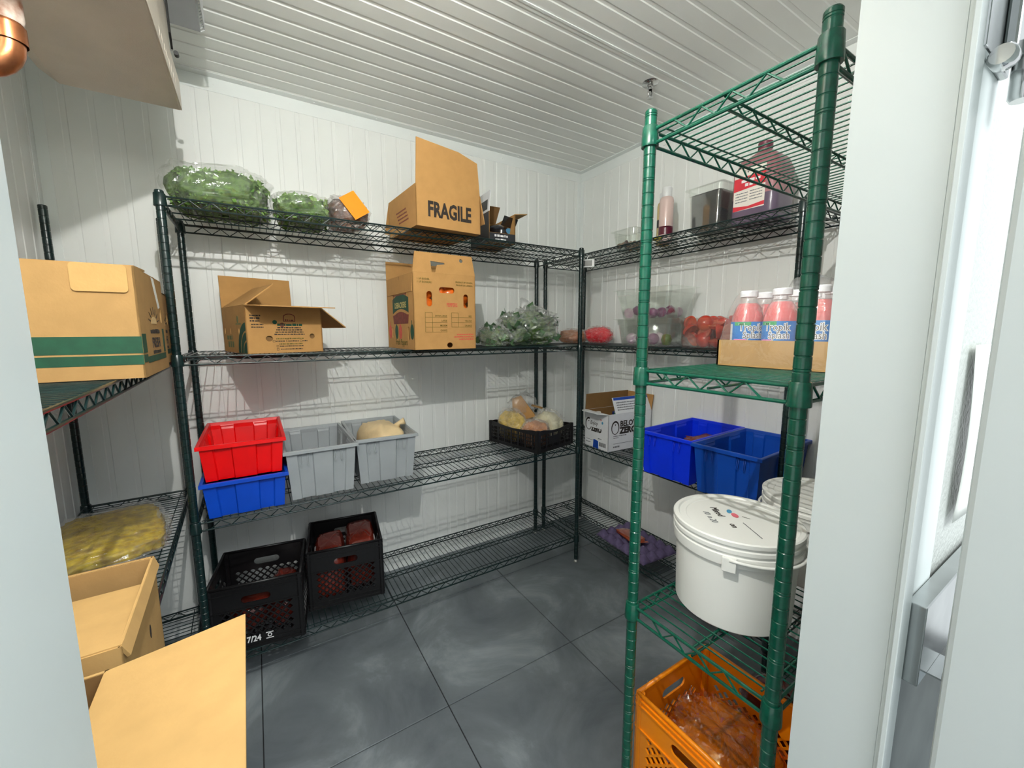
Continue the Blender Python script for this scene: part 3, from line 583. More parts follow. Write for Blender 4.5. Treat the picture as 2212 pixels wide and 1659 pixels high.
penguin(Mx, .035, .135, .95, c.root); txt(c.root, Mx, 'ZERO', .06, .098, .044, M_INKK, .0028, .78)
decal(c.root, Mx, [rect(.045, .120, .145, .172)], M_CWHITE, 'white_sticker', th=.0012, off=.0012); txt(c.root, Mx @ T(0, 0, .0018), 'Enjoy', .052, .136, .034, M_INKK, 0, .85, shear=.2)
decal(c.root, Mx, [ell(.155, .158, .007, .008, 12)], mat('light_blue_dot', (70, 150, 190), .5, noise_scale=30, var=.1), 'blue_dot'); decal(c.root, Mx, [ell(.142, .173, .005, .005, 10)], MATS['red_ink'], 'red_dot')
decal(c.root, Mx, [[(.078, -.0), (.125, -.0), (.122, .045), (.105, .048), (.082, .05)]], M_INKB, 'blue_tape', th=.0012, off=.001)
decal(c.root, Mx, [rect(.132 + k * .0065, .018, .132 + k * .0065 + (.003 if k % 3 else .0042), .042) for k in range(9)], M_INKK, 'barcode'); decal(c.root, Mx, scribble(.015, .04, .06, .003, 75) + scribble(.015, .022, .04, .006, 76) + scribble(.12, .058, .03, .006, 77), M_INKGR, 'small_print')
c.flap('-y', .095, -4, m=M_KRAFTD); c.flap('-x', .09, 10, m=M_KRAFTB)
f, Mm = c.flap('+y', .095, -22, .0, .01, e0=.055); decal(c.root, Mm, [rect(.06, .078, .33, .094)], M_INKB, 'blue_band', off=.0024)
decal(c.root, Mm, [q for k in range(4) for q in scribble(.075, .060 - k * .014, .2, .007, 80 + k)], M_INKGR, 'small_print', off=.0024)
decal(c.root, Mm @ T(0, 0, -.0048), [rect(.06, .0, .33, .094)], mat('grey_liner', (190, 192, 194), .6, noise_scale=20, var=.05), 'flap_back')
c.flap('+x', .072, 82, .055, .02)
BOT = MB().lathe([(0, 0), (.026, 0), (.028, .005), (.028, .13), (.012, .17), (.012, .185)], 18).data('bottle_body', True); CAP = MB().lathe([(.0135, .178), (.0145, .18), (.0145, .200), (.012, .203), (0, .203)], 16).data('cap', True); CAP.set_sharp_from_angle(angle=.7)
M_PET = mat('bottle_white_plastic', (225, 228, 228), .3, noise_scale=20, var=.03)
for nm, rgb, x, y in (('white', (235, 235, 232), .318, .555), ('dark blue', (30, 50, 110), .23, .60), ('green', (20, 110, 64), .262, .645)):
    o = thing('bottle', 'small bottle with %s cap standing inside the white carton' % nm, 'bottle', (x, y, Z2 + .0055)); link('bottle_body', BOT, M_PET, o); link('cap', CAP, mat(nm.replace(' ', '_') + '_cap_plastic', rgb, .35, noise_scale=30, var=.05), o)

# ------------------------------------------------------------------ totes
def tote_outline(W, D, rec, segs=((.15, .37), (.66, .86))):
    P = []; C = [(-W / 2, -D / 2), (W / 2, -D / 2), (W / 2, D / 2), (-W / 2, D / 2)]
    for k in range(4):
        a = Vector(C[k]); b_ = Vector(C[(k + 1) % 4]); d = b_ - a; n_ = Vector((d.y, -d.x)).normalized(); P.append(a)
        for s0, s1 in segs: P += [a + d * (s0 - .005), a + d * (s0 + .012) - n_ * rec, a + d * (s1 - .012) - n_ * rec, a + d * (s1 + .005)]
    return P
def tote_mesh(W=.263, D=.445, H_=.211, bw=.237, bd=.405, rec=.007, t=.004):
    def ring(w_, d, z, r): return [Vector((p.x, p.y, z)) for p in tote_outline(w_, d, r)]
    rg = [ring(bw, bd, 0, rec), ring(W, D, H_ - .016, rec), ring(W + .002, D + .002, H_ - .016, 0), ring(W + .022, D + .022, H_ - .014, 0), ring(W + .022, D + .022, H_ - .002, 0), ring(W + .016, D + .016, H_, 0), ring(W - .002, D - .002, H_, 0), ring(W - 2 * t, D - 2 * t, H_ - .012, 0), ring(W - 2 * t, D - 2 * t, H_ - .03, rec), ring(bw - 2 * t, bd - 2 * t, t, rec)]
    return MB().loft(rg).data('shell')
TOTE = tote_mesh(); TOTE_S = tote_mesh(H_=.139, bw=.243, bd=.415)
LOOP = MB().tube([(0, 0, 0), (0, .003, -.03), (.0, .003, -.045), (.003, .003, -.050), (.006, .003, -.045), (.006, .003, -.03), (.006, 0, 0)], .0016, 6).data('rim_loop', True)
def tote(label, loc, rz, m, me, h, loops=True):
    o = thing('plastic_tote', label, 'tote', loc, rz); s_ = link('shell', me, m, o, bevel=.0012)
    if loops:
        for u in (-.078, -.052, .05, .076):
            l_ = link('rim_loop', LOOP, m, o, loc=(u, .217, h - .017)); l_.rotation_euler = (math.radians(6), 0, 0)
    return o
def plastic(name, rgb, rough=.36): return mat(name, rgb, rough, noise_scale=12, var=.06, bump=.04, bump_scale=300)
M_RED = plastic('red_plastic', (236, 2, 6)); M_BLUE = plastic('blue_plastic', (4, 72, 196)); M_BLUEB = plastic('bright_blue_plastic', (2, 52, 236)); M_BLUED = plastic('navy_plastic', (6, 74, 180)); M_GREY = plastic('grey_plastic', (160, 166, 169), .45)
tote('blue plastic tote under the red tote on the long shelving', (2.0865, .291, Z2), 0, M_BLUE, TOTE_S, .139, False)
tote('red plastic tote stacked on the blue tote', (2.0865, .287, Z2 + .1395), 0, M_RED, TOTE_S, .139, False)
tote('empty grey plastic tote beside the red and blue totes', (1.816, .272, Z2), 0, M_GREY, TOTE, .211)
tote('grey plastic tote holding a cream coloured bag', (1.530, .243, Z2), -3, M_GREY, TOTE, .211)
tote('bright blue plastic tote with brown meat pouches on the right shelving', (.2355, 1.115, Z2), -90 + 3, M_BLUEB, TOTE, .211)
tote('empty navy blue plastic tote beside the tote of meat', (.2395, 1.405, Z2 + .001), -90 + 3, M_BLUED, TOTE, .211)
def bag_thing(name, label, cat, loc, rz, size, m, seed, amp=.14, sc=6, crumple=.05, group=None, filmm=None, fs=1.04, csc=30, part='contents', power=.8):
    o = thing(name, label, cat, loc, rz, group)
    blob(size, seed, amp, sc, crumple=crumple, csc=csc, power=power).build(part, m, o, True)
    if filmm: blob((size[0] * fs, size[1] * fs, size[2] * (fs + .03)), seed, amp, sc, crumple=crumple + .10, csc=26, nu=64, nv=36, power=power).build('plastic_film', filmm, o, False)
    return o
M_CREAM = mat('cream_plastic_bag', (228, 202, 156), .5, noise_scale=14, var=.12, bump=.6, bump_scale=22)
o = bag_thing('cream_bag', 'cream coloured knotted bag lying in the grey tote', 'bag', (1.51, .235, Z2 + .006), 10, (.20, .33, .225), M_CREAM, 3, .10, 5, .06, part='bag')
MB().tube([(-.05, .06, .19), (-.062, .075, .222), (-.085, .09, .232)], [.03, .010, .018], 10).build('knot', M_CREAM, o, True)
M_SAUCE = mat('red_brown_sauce_bag', (112, 38, 26), .16, noise_scale=9, var=.4, bump=.5, bump_scale=16, coat=.6)
M_MEAT = mat('brown_meat_pouch', (138, 62, 44), .3, noise_scale=10, var=.35, bump=.5, bump_scale=20, coat=.3)
for k, (x, y, z, rx, ry, rz) in enumerate(((.30, 1.07, .158, 4, 12, 20), (.20, 1.14, .172, -14, -8, -35), (.10, 1.12, .158, 8, 14, 65))):
    o = thing('meat_pouch', ('flat brown meat pouch lowest at the tote front', 'tilted brown meat pouch on top of the other pouches', 'brown meat pouch at the wall side of the blue tote')[k], 'pouch', (x, y, Z2 + z - .1 + .03), rz); o.rotation_euler = (math.radians(rx), math.radians(ry), math.radians(rz))
    blob((.15, .12, .05), 30 + k, .22, 7, crumple=.12, power=.6, nu=48).build('pouch', M_MEAT, o, True)
    MB().box((-.075, .055, .026), (.075, .085, .0285)).build('sealed_edge', M_MEAT, o)
for k, (x, y) in enumerate(((.33, 1.08), (.2, 1.1), (.08, 1.09))):
    o = bag_thing('meat_bag', 'brown meat bag in the lower layer of the blue tote', 'bag', (x, y + .02, Z2 + .0055), 0, (.115, .19, .085), M_MEAT, 60 + k, part='bag', group='meat bags under the pouches')

# ------------------------------------------------------------------ milk crates
def crate_wall(L, h, slot=True):
    holes = []
    if slot: holes.append(rrect(L / 2, h - .062, .10, .030, .0145))
    p = .0285; r = .0108; n = int((L - .075) / p)
    for j in range(9):
        for i in range(-n, n + 1):
            u = L / 2 + i * p / 2; v = .055 + j * p / 2
            if (i + j) % 2 or abs(i) * p / 2 > L / 2 - .045 or v > h - .098: continue
            holes.append([(u + r, v), (u, v + r), (u - r, v), (u, v - r)])
    return plate(rrect(L / 2, h / 2, L, h, .006, 3), holes, .005)
def crate(name, label, loc, rz, W, D, h, m, prints=None):
    o = thing(name, label, 'crate', loc, rz)
    mw = {}
    for sd, L in (('+y', W), ('-y', W), ('+x', D), ('-x', D)):
        o_, U, N, _ = SIDES[sd](W, D)
        me = crate_wall(L - .004, h); wl = MB().mesh(me, frame(Vector(o_) - Vector(N) * .006 + Vector(U) * .002, U, (0, 0, 1), N)); bpy.data.meshes.remove(me)
        M = frame(o_, U, (0, 0, 1), N)
        wp = wl.build('side_wall', m, o)
        rb = MB()
        for v in (h - .012, h - .028, h - .096, .030, .012): rb.box((.004, v - .002, -.004), (L - .004, v + .002, .0005), M)
        rb.build('stiffening_rib', m, wp)
        if prints and sd == '+y': prints(wp, M, L)
    for sx in (-1, 1):
        for sy in (-1, 1): MB().loft([[Vector((sx * (W / 2 - .011) + x * .012, sy * (D / 2 - .011) + y * .012, z)) for x, y in ell(0, 0, 1, 1, 10)] for z in (0, h)]).build('corner_post', m, o)
    rim = MB()
    for a, b_ in (((-1, -1), (1, -1)), ((1, -1), (1, 1)), ((1, 1), (-1, 1)), ((-1, 1), (-1, -1))): rim.tube([(a[0] * (W / 2 - .006), a[1] * (D / 2 - .006), h), (b_[0] * (W / 2 - .006), b_[1] * (D / 2 - .006), h)], .006, 8)
    rim.build('rim', m, o, True)
    holes = []
    for i in range(8):
        for j in range(8): holes.append(rect(-W / 2 + .02 + i * (W - .04) / 8 + .004, -D / 2 + .02 + j * (D - .04) / 8 + .004, -W / 2 + .02 + (i + 1) * (W - .04) / 8 - .004, -D / 2 + .02 + (j + 1) * (D - .04) / 8 - .004))
    me = plate(rect(-W / 2 + .005, -D / 2 + .005, W / 2 - .005, D / 2 - .005), holes, .005); MB().mesh(me, T(0, 0, .006)).build('base_grid', m, o); return o
M_BLK = plastic('black_plastic', (16, 15, 17), .4); M_ORG = plastic('orange_plastic', (255, 146, 8), .38)
def p_date(par, M, L):
    txt(par, M, '17/24', .108, .030, .034, M_INKW, .0010, .8); decal(par, M, [rect(.187, .052, .213, .0555), rect(.187, .028, .213, .0315)] , M_INKW, 'symbol_bars'); decal(par, M, [ell(.20, .0425, .008, .0085, 14)], M_INKW, 'symbol_ring', holes=[ell(.20, .0425, .0045, .005, 12)])
crate('milk_crate', 'black milk crate printed 17/24 on the bottom shelf', (2.066, .372, Z1), -8.5, .326, .305, .272, M_BLK, p_date)
crate('milk_crate', 'black milk crate filled to the rim with red brown bags', (1.716, .268, Z1), -8.5, .326, .326, .272, M_BLK)
for k, (x, y, z, sx, sy, sz, r) in enumerate(((2.12, .34, .012, .16, .22, .13, 4), (1.985, .385, .012, .13, .23, .19, -8), (2.06, .44, .145, .18, .09, .07, -8))):
    bag_thing('sauce_bag', ('dark red bag low in the printed crate', 'dark red bag against the crate wall by the neighbouring crate', 'dark red bag showing in the printed crate handle')[k], 'bag', (x, y, Z1 + z), r, (sx, sy, sz), M_SAUCE, 70 + k, part='bag')
for k, (x, y, z, sx, sy, sz, r) in enumerate(((1.787, .28, .012, .136, .262, .243, -8), (1.644, .258, .012, .136, .262, .255, -8))):
    bag_thing('sauce_bag', ('plump red brown bag in the full crate by the printed crate', 'plump red brown bag in the full crate next to the bare shelf')[k], 'bag', (x, y, Z1 + z), r, (sx, sy, sz), M_SAUCE, 80 + k, amp=.06, part='bag', power=.42)
crate('milk_crate', 'bright orange milk crate on the lowest shelf of the tall green unit', (1.063, 1.808, Z1), 0, .316, .325, .278, M_ORG)
M_AMBER = mat('amber_sauce_bag', (206, 132, 26), .15, noise_scale=9, rgb2=(140, 78, 10), bump=1.0, bump_scale=11, coat=.8)
bag_thing('amber_bag', 'glossy amber bag of marinade lying in the orange crate', 'bag', (1.075, 1.80, Z1 + .012), 12, (.25, .265, .215), M_AMBER, 21, .10, 6, .13, part='bag', power=.66, csc=20, filmm=film('glossy_bag_film', lo_=.06, hi=.3, rough=.08, scale=26, bump=1.0, milky=0.0, tint=(255, 236, 200)), fs=1.015)
bag_thing('sauce_bag', 'red brown bag on the lowest shelf behind the orange crate', 'bag', (.80, 1.83, Z1), 0, (.17, .22, .22), M_SAUCE, 27, part='bag')

# ------------------------------------------------------------------ mesh produce crate with bagged food
a0 = math.radians(-77.7); u_ = Vector((math.cos(a0), math.sin(a0))); v_ = Vector((math.cos(a0 - math.pi / 2), math.sin(a0 - math.pi / 2)))
N0 = Vector((.723, .505)); PW, PD, PHh = .315, .41, .128
pcn = N0 + u_ * PD / 2 + v_ * PW / 2
prz = math.degrees(math.atan2(-v_.y, -v_.x))
pcr = thing('produce_crate', 'low black mesh produce crate heaped with bagged food', 'crate', (pcn.x, pcn.y, Z2), prz)
def mesh_wall(L, h, n_, solid=None):
    holes = []; w_ = (L - .05) / n_
    for i in range(n_):
        if i % 5 == 4: continue
        for j in range(4):
            u0 = .025 + i * w_; v0 = .018 + j * (h - .042) / 4
            if solid and solid[0] < u0 < solid[1] and solid[2] <= j <= solid[3]: continue
            holes.append(rect(u0 + .0018, v0 + .002, u0 + w_ - .0018, v0 + (h - .042) / 4 - .002))
    top = [(L, h)] + [(L - .05 - (L - .1) * k / 12, h - .012 * math.sin(math.pi * k / 12)) for k in range(13)] + [(0, h)]
    return plate([(0, 0), (L, 0)] + top, holes, .004)
for sd, L in (('+y', PW), ('-y', PW), ('+x', PD), ('-x', PD)):
    o_, U, N, _ = SIDES[sd](PW, PD); me = mesh_wall(L - .002, PHh, int(L / .013), (.09, .20, 1, 2) if sd in '+y-y' else None)
    MB().mesh(me, frame(Vector(o_) - Vector(N) * .003 + Vector(U) * .001, U, (0, 0, 1), N)).build('mesh_wall', M_BLK, pcr); bpy.data.meshes.remove(me)
for sx in (-1, 1):
    for sy in (-1, 1): MB().box((sx * (PW / 2 - .006) - .009, sy * (PD / 2 - .006) - .009, 0), (sx * (PW / 2 - .006) + .009, sy * (PD / 2 - .006) + .009, PHh + .004)).build('corner_post', M_BLK, pcr, bevel=.003)
MB().box((-PW / 2 + .004, -PD / 2 + .004, 0), (PW / 2 - .004, PD / 2 - .004, .004)).build('base', M_BLK, pcr)
def pcl(x, y): return pcn + Vector((math.cos(math.radians(prz)) * x - math.sin(math.radians(prz)) * y, math.sin(math.radians(prz)) * x + math.cos(math.radians(prz)) * y))
M_YEL = mat('yellow_food', (224, 190, 70), .5, noise_scale=22, var=.3, bump=.8, bump_scale=40); M_PALE = mat('pale_food', (226, 220, 184), .5, noise_scale=16, var=.15, bump=.4, bump_scale=30); M_PINKF = mat('orange_pink_food', (214, 140, 80), .5, noise_scale=18, var=.3, bump=.5, bump_scale=30)
for nm, lb, x, y, s_, m_, sd, z in (('snack_bag', 'clear bag of yellow food in the mesh crate', .07, -.09, (.13, .17, .185), M_YEL, 41, 0), ('snack_bag', 'clear bag with orange food at the mesh crate side', .07, .105, (.14, .15, .15), M_PINKF, 42, 0), ('snack_bag', 'crumpled silvery clear bag on the heap in the mesh crate', -.068, .085, (.13, .18, .185), M_PALE, 43, 0), ('snack_bag', 'pale green filled bag in the mesh crate against the wall corner', -.075, -.10, (.12, .16, .16), M_PALE, 44, 0)):
    q = pcl(x, y); bag_thing(nm, lb, 'bag', (q.x, q.y, Z2 + .006), prz, s_, m_, sd, .16, 6, .08, filmm=M_FILM2, fs=1.07)
q = pcl(.0, -.05); kp = thing('paper_packet', 'folded brown paper packet sticking up in the mesh crate', 'packet', (q.x, q.y, Z2 + .135), prz - 55)
MB().loft([[Vector(p) for p in ((-.075, -.004, 0), (.075, -.004, 0), (.075, .012, 0), (-.075, .012, 0))], [Vector(p) for p in ((-.03, .0, .15), (.03, .0, .15), (.03, .004, .15), (-.03, .004, .15))]]).xf(Matrix.Rotation(math.radians(20), 4, 'Y')).build('folded_sheet', M_KRAFTB, kp)
MB().box((-.09, -.02, .10), (-.02, .03, .103)).xf(Matrix.Rotation(math.radians(-14), 4, 'Y')).build('torn_corner', M_KRAFT, kp)
q = pcl(-.02, -.09); bag_thing('empty_bag', 'empty clear bag standing up behind the paper packet', 'bag', (q.x, q.y, Z2 + .155), prz, (.20, .12, .135), M_FILM2, 47, .2, 7, .25, part='film', csc=24)
# ------------------------------------------------------------------ bags of greens
M_LEAF = mat('leaf_green', (136, 172, 84), .5, noise_scale=14, rgb2=(74, 118, 46)); M_LEAF2 = mat('leaf_dark_green', (92, 124, 84), .5, noise_scale=14, rgb2=(40, 74, 44)); M_HEAP = mat('packed_greens', (104, 138, 66), .7, noise_scale=45, rgb2=(44, 74, 28), bump=.8, bump_scale=60); M_FILM3 = film('cloudy_bag_film', lo_=.10, hi=.5, rough=.2, scale=40, bump=1.0, milky=.13)
def greens(label, loc, rz, size, seed, mleaf, n=900, fm=M_FILM, leaf=.018, name='greens_bag', crumple=.08, amp=.16, power=.8):
    o = thing(name, label, 'bag', loc, rz); hb = blob((size[0] * .93, size[1] * .93, size[2] * .92), seed, amp, 6, power=power); V = [Vector(p) for p in hb.v]; hb.build('packed_leaves', M_HEAP, o, True)
    r = random.Random(seed); lv = MB(); c0 = Vector((0, 0, size[2] * .4))
    for _ in range(n):
        p = r.choice(V); d = (p - c0).normalized(); d = (d + Vector((r.uniform(-.9, .9), r.uniform(-.9, .9), r.uniform(-.6, .9)))).normalized(); t = d.cross(Vector((r.uniform(-1, 1), r.uniform(-1, 1), r.uniform(-1, 1)))).normalized(); s_ = leaf * r.uniform(.6, 1.3); n_ = d.cross(t)
        b_ = p * .97 + d * .001; Q = [b_, b_ + (t * .5 + n_ * .45) * s_, b_ + t * s_ + d * s_ * .18, b_ + (t * .5 - n_ * .45) * s_]
        lv.add([Vector((max(-size[0] / 2, min(size[0] / 2, q.x)), max(-size[1] / 2, min(size[1] / 2, q.y)), max(.001, q.z))) for q in Q], [(0, 1, 2), (0, 2, 3)])
    lo_ = lv.build('leaf_pieces', mleaf, o); lo_['kind'] = 'stuff'
    blob((size[0] * 1.02, size[1] * 1.02, size[2] * 1.06), seed, amp, 6, crumple=crumple, csc=22, nu=72, nv=40, power=power).build('plastic_film', fm, o, False)
    return o
greens('plump clear bag of leafy herbs at the end of the top shelf', (2.088, .30, Z4), 0, (.325, .355, .15), 51, M_LEAF, 1700, power=.6)
greens('flatter clear bag of leafy herbs beside the plump one', (1.815, .315, Z4), -4, (.205, .33, .10), 52, M_LEAF, 1100, power=.6)
greens('large clear bag of dark green vegetables on the middle shelf corner', (.655, .30, Z3), 0, (.34, .29, .20), 53, M_LEAF2, 160, M_FILM3, .06, crumple=.20, amp=.22)
greens('small knotted clear bag of dark greens beside the pepper carton', (.908, .345, Z3), 20, (.14, .20, .105), 54, M_LEAF2, 70, M_FILM3, .05, crumple=.2, amp=.2)
kn = MB().tube([(0, 0, 0), (.01, .0, .03), (-.012, .0, .062)], [.03, .012, .034], 9).build('twisted_bag_neck', M_FILM2, None, True, loc=(.66, .30, Z3 + .19)); kn.parent = [o for o in bpy.data.objects if o.get('label', '').startswith('large clear bag of dark')][0]; kn.location = (.03, 0, .19)
# bag with orange price card
o = bag_thing('root_bag', 'clear bag of brownish roots with bright orange card on the top shelf', 'bag', (1.638, .30, Z4), 15, (.155, .20, .125), mat('brown_roots', (150, 104, 78), .6, noise_scale=26, rgb2=(84, 60, 52), bump=.8, bump_scale=40), 57, .16, 6, .10, filmm=M_FILM2, fs=1.08)
MB().mesh(plate(rect(-.038, -.052, .038, .052), (), .0015), T(.012, .112, .088) @ Matrix.Rotation(math.radians(168), 4, 'Z') @ Matrix.Rotation(math.radians(78), 4, 'X') @ Rz(35)).build('orange_card', mat('fluorescent_orange_card', (255, 146, 8), .6, noise_scale=20, var=.03), o)
# corner bags on the right unit
bag_thing('bread_bag', 'clear bag of golden brown food at the corner post', 'bag', (.235, .222, Z3), 10, (.17, .18, .085), mat('golden_food', (186, 112, 50), .5, noise_scale=16, var=.3), 58, .14, 6, .06, filmm=M_FILM2, fs=1.08)
bag_thing('red_pouch', 'bright red wrapped packet lying against the golden bag', 'packet', (.19, .412, Z3), 20, (.16, .16, .105), mat('bright_red_wrap', (226, 40, 52), .2, noise_scale=10, var=.15, coat=.5), 59, .12, 5, .08, filmm=M_FILM, fs=1.05)
# yellow bag, left unit
bag_thing('frozen_bag', 'flat clear bag of yellow frozen pieces on the left shelving', 'bag', (2.462, .55, .7266), 12, (.27, .40, .062), mat('yellow_pieces', (214, 186, 20), .5, noise_scale=38, rgb2=(150, 118, 10), bump=1.0, bump_scale=60), 61, .10, 6, .10, filmm=M_FILM, fs=1.07, csc=40, power=.55)

# ------------------------------------------------------------------ buckets
M_BUCKET = mat('white_pail_plastic', (232, 233, 228), .34, noise_scale=5, var=.02)
BB = MB().lathe([(0, .0), (.122, 0), (.126, .004), (.1315, .19), (.1315, .205), (.128, .205), (.122, .006), (0, .005)], 56).data('pail', True); BB.set_sharp_from_angle(angle=.6)
BL = MB().lathe([(.1335, .160), (.1375, .160), (.1385, .172), (.1385, .182), (.1360, .184), (.1360, .189), (.1395, .191), (.1395, .199), (.1365, .201), (.1365, .206), (.1400, .208), (.1400, .216), (.137, .2185), (.129, .2185), (.126, .2145), (.112, .2145), (.110, .213), (0, .213)], 56).data('lid', True); BL.set_sharp_from_angle(angle=.5)
BAIL = MB().tube([(.1445 * math.cos(math.radians(a)), .1445 * math.sin(math.radians(a)), .178 - .012 * math.sin(math.radians((a - 60) * 180 / 190))) for a in range(60, 251, 8)], .0035, 8).data('bail_handle', True)
LUG = MB().box((-.014, -.002, -.026), (.014, .006, .006)).data('handle_lug')
def bucket(label, loc, rz, tw=0):
    o = thing('plastic_bucket', label, 'bucket', loc, rz); link('pail', BB, M_BUCKET, o); l_ = link('lid', BL, M_BUCKET, o)
    b_ = link('bail_handle', BAIL, M_BUCKET, o)
    for a in (60, 250):
        g = link('handle_lug', LUG, M_BUCKET, o, bevel=.002, loc=(.139 * math.cos(math.radians(a)), .139 * math.sin(math.radians(a)), .176)); g.rotation_euler = (0, 0, math.radians(a - 90))
    return o, l_
o, l_ = bucket('white lidded bucket with handwriting on the lid, standing at the front post', (1.07, 1.80, .7505), -35)
def lidM(x, y, ang):
    a = math.radians(ang + 35); px, py = x - 1.07, y - 1.80; c_, s_ = math.cos(math.radians(35)), math.sin(math.radians(35))
    return T(c_ * px - s_ * py, s_ * px + c_ * py, .2135) @ Matrix.Rotation(a, 4, 'Z')
txt(l_, lidM(1.066, 1.729, 55), 'Mixed', 0, 0, .024, M_INKK, -.0001, .85, shear=.2, name='handwriting'); txt(l_, lidM(1.112, 1.806, 55), 'on', 0, 0, .022, M_INKK, -.0001, .85, shear=.2, name='handwriting')
txt(l_, lidM(1.103, 1.733, 55), '10  n 20', 0, 0, .021, M_INKGR, -.0002, .85, shear=.2, name='handwriting')
decal(l_, lidM(1.048, 1.770, 30), [ell(0, 0, .011, .006, 14)], MATS['light_blue_dot'], 'blue_mark'); decal(l_, lidM(1.058, 1.790, 50), [ell(0, 0, .0125, .0075, 14)], mat('pink_mark', (226, 110, 124), .5, noise_scale=30, var=.05), 'pink_mark'); decal(l_, lidM(1.050, 1.803, 100), [rect(0, 0, .018, .0010)], M_INKK, 'stalk_mark')
decal(l_, lidM(1.081, 1.822, 58), scribble(0, 0, .074, .0022, 91), M_INKGR, 'faint_print')
bucket('white lidded bucket standing behind the handwritten one', (.745, 1.853, .7505), 100)

# ------------------------------------------------------------------ juice bottles in a shrink wrapped tray
Zd = 1.3265
tr = Carton('bottle_tray', 'low kraft tray of pink juice bottles on the green middle shelf', 'tray', (.885, 1.8275, Zd), 0, .305, .243, .062, M_KRAFTY)
M_JUICE = mat('pink_juice', (226, 72, 78), .12, noise_scale=6, var=.08, coat=.8); M_CAPW = mat('white_cap', (232, 234, 238), .35, noise_scale=20, var=.02); M_NECK = film('bottle_clear', lo_=.08, hi=.5, rough=.08, scale=5, bump=.05, milky=.12)
M_LBL = mat('blue_label', (60, 148, 214), .35, noise_scale=22, rgb2=(36, 108, 190)); M_LBLG = mat('label_green', (84, 170, 110), .4, noise_scale=20, var=.1); M_LBLP = mat('label_pink', (230, 140, 200), .4, noise_scale=20, var=.1)
JB = MB().lathe([(0, .002), (.031, .002), (.0345, .008), (.035, .10), (.033, .115), (.026, .137), (.0215, .145), (0, .145)], 28).data('juice', True)
JN = MB().lathe([(.0352, .1), (.0337, .115), (.0268, .137), (.0185, .150), (.0175, .160)], 28).data('bottle_neck', True)
JC = MB().lathe([(.0185, .160), (.0195, .1605), (.0195, .173), (.0175, .175), (0, .175)], 24).data('cap', True); JC.set_sharp_from_angle(angle=.6)
JL = MB().lathe([(.0357, .045), (.0357, .101)], 32).data('label', True)
def wrap(me, r, a0, z):
    for v in me.vertices:
        a = a0 + v.co.x / r; v.co = Vector((r * math.cos(a), r * math.sin(a), z + v.co.y))
    return me
JT = wrap(text_mesh('Tropik', .024, -.0002, .8, 'LEFT', 0), .0362, -.62, .080); JT2 = wrap(text_mesh('Splash', .022, -.0002, .8, 'LEFT', 0), .0362, -.35, .0625)
JH = wrap(text_mesh('Tropik', .024, .0014, .8, 'LEFT', 0), .03605, -.62, .080); JH2 = wrap(text_mesh('Splash', .022, .0014, .8, 'LEFT', 0), .03605, -.35, .0625)
def patch(a0, a1, z0, z1, r=.0359): return MB().add([Vector((r * math.cos(a0 + (a1 - a0) * k / 6), r * math.sin(a0 + (a1 - a0) * k / 6), z)) for z in (z0, z1) for k in range(7)], [(k, k + 1, 8 + k, 7 + k) for k in range(6)]).data('patch', True)
JP = patch(-2.0, -1.15, .05, .096); JG = patch(-.95, .1, .092, .1005, .0359); JK = patch(-.95, -.1, .05, .060)
def bottle(loc, rz, label):
    o = thing('juice_bottle', label, 'bottle', loc, rz, 'juice bottles in the wrapped tray')
    link('juice', JB, M_JUICE, o); link('bottle_neck', JN, M_NECK, o); link('cap', JC, M_CAPW, o); l_ = link('label', JL, M_LBL, o)
    for n_, me, m_ in (('lettering', JT, M_INKK), ('lettering', JT2, M_INKK), ('lettering_outline', JH, M_INKW), ('lettering_outline', JH2, M_INKW), ('nutrition_panel', JP, M_INKW), ('green_patch', JG, M_LBLG), ('pink_patch', JK, M_LBLP)): link(n_, me, m_, l_)
    return o
b0 = None
for i in range(4):
    for j in range(3):
        loc = (.995 - i * .0735, 1.7535 + j * .0745, Zd + .0045); rz = (35, 8, 0)[j] + 3 * i
        lb = 'pink juice bottle with white cap and blue label in the shrink wrapped tray'
        b0 = bottle(loc, rz, lb) if b0 is None else dup(b0, None, loc, rz)
# shrink film
sw = []
for (w_, d, z) in ((.309, .247, .004), (.309, .247, .064), (.298, .236, .10), (.285, .224, .135), (.262, .200, .170), (.24, .18, .181)): sw.append([Vector((x * w_ / .309, y * d / .247, z)) for x, y in rrect(0, 0, .309, .247, .02, 4)])
fo = MB().loft(sw, False).build('shrink_wrap', film('shrink_film', lo_=.04, hi=.32, rough=.08, scale=22, bump=.5, milky=.05), tr.root, True)
MB().tube([(-.02, -.05, .178), (-.06, -.045, .20), (-.10, -.01, .203), (-.12, .05, .19)], [.004, .02, .022, .006], 8).build('film_tuft', M_FILM2, tr.root, True)

# ------------------------------------------------------------------ clear tubs
def tub(label, loc, W, D, h, taper=.86, name='clear_tub', rz=0, fl_=.012):
    o = thing(name, label, 'tub', loc, rz)
    def ring(w_, d, z, r): return [Vector((x, y, z)) for x, y in rrect(0, 0, w_, d, r, 4)]
    b_, s_ = taper, .97
    rg = [ring(W * b_, D * b_, 0, .02), ring(W * .955, D * .955, h - .032, .02), ring(W * .985, D * .985, h - .030, .02), ring(W, D, h - .003, .02), ring(W + 2 * fl_, D + 2 * fl_, h - .003, .012), ring(W + 2 * fl_, D + 2 * fl_, h, .012), ring(W - .003, D - .003, h, .02), ring(W * .985 - .004, D * .985 - .004, h - .028, .02), ring(W * .955 - .004, D * .955 - .004, h - .030, .02), ring(W * b_ - .005, D * b_ - .005, .003, .018)]
    MB().loft(rg).build('tub_wall', M_CLEAR, o, auto=35); return o
tub('clear tub holding red onions under another tub on the right shelving', (.195, .835, Z3), .215, .36, .143)
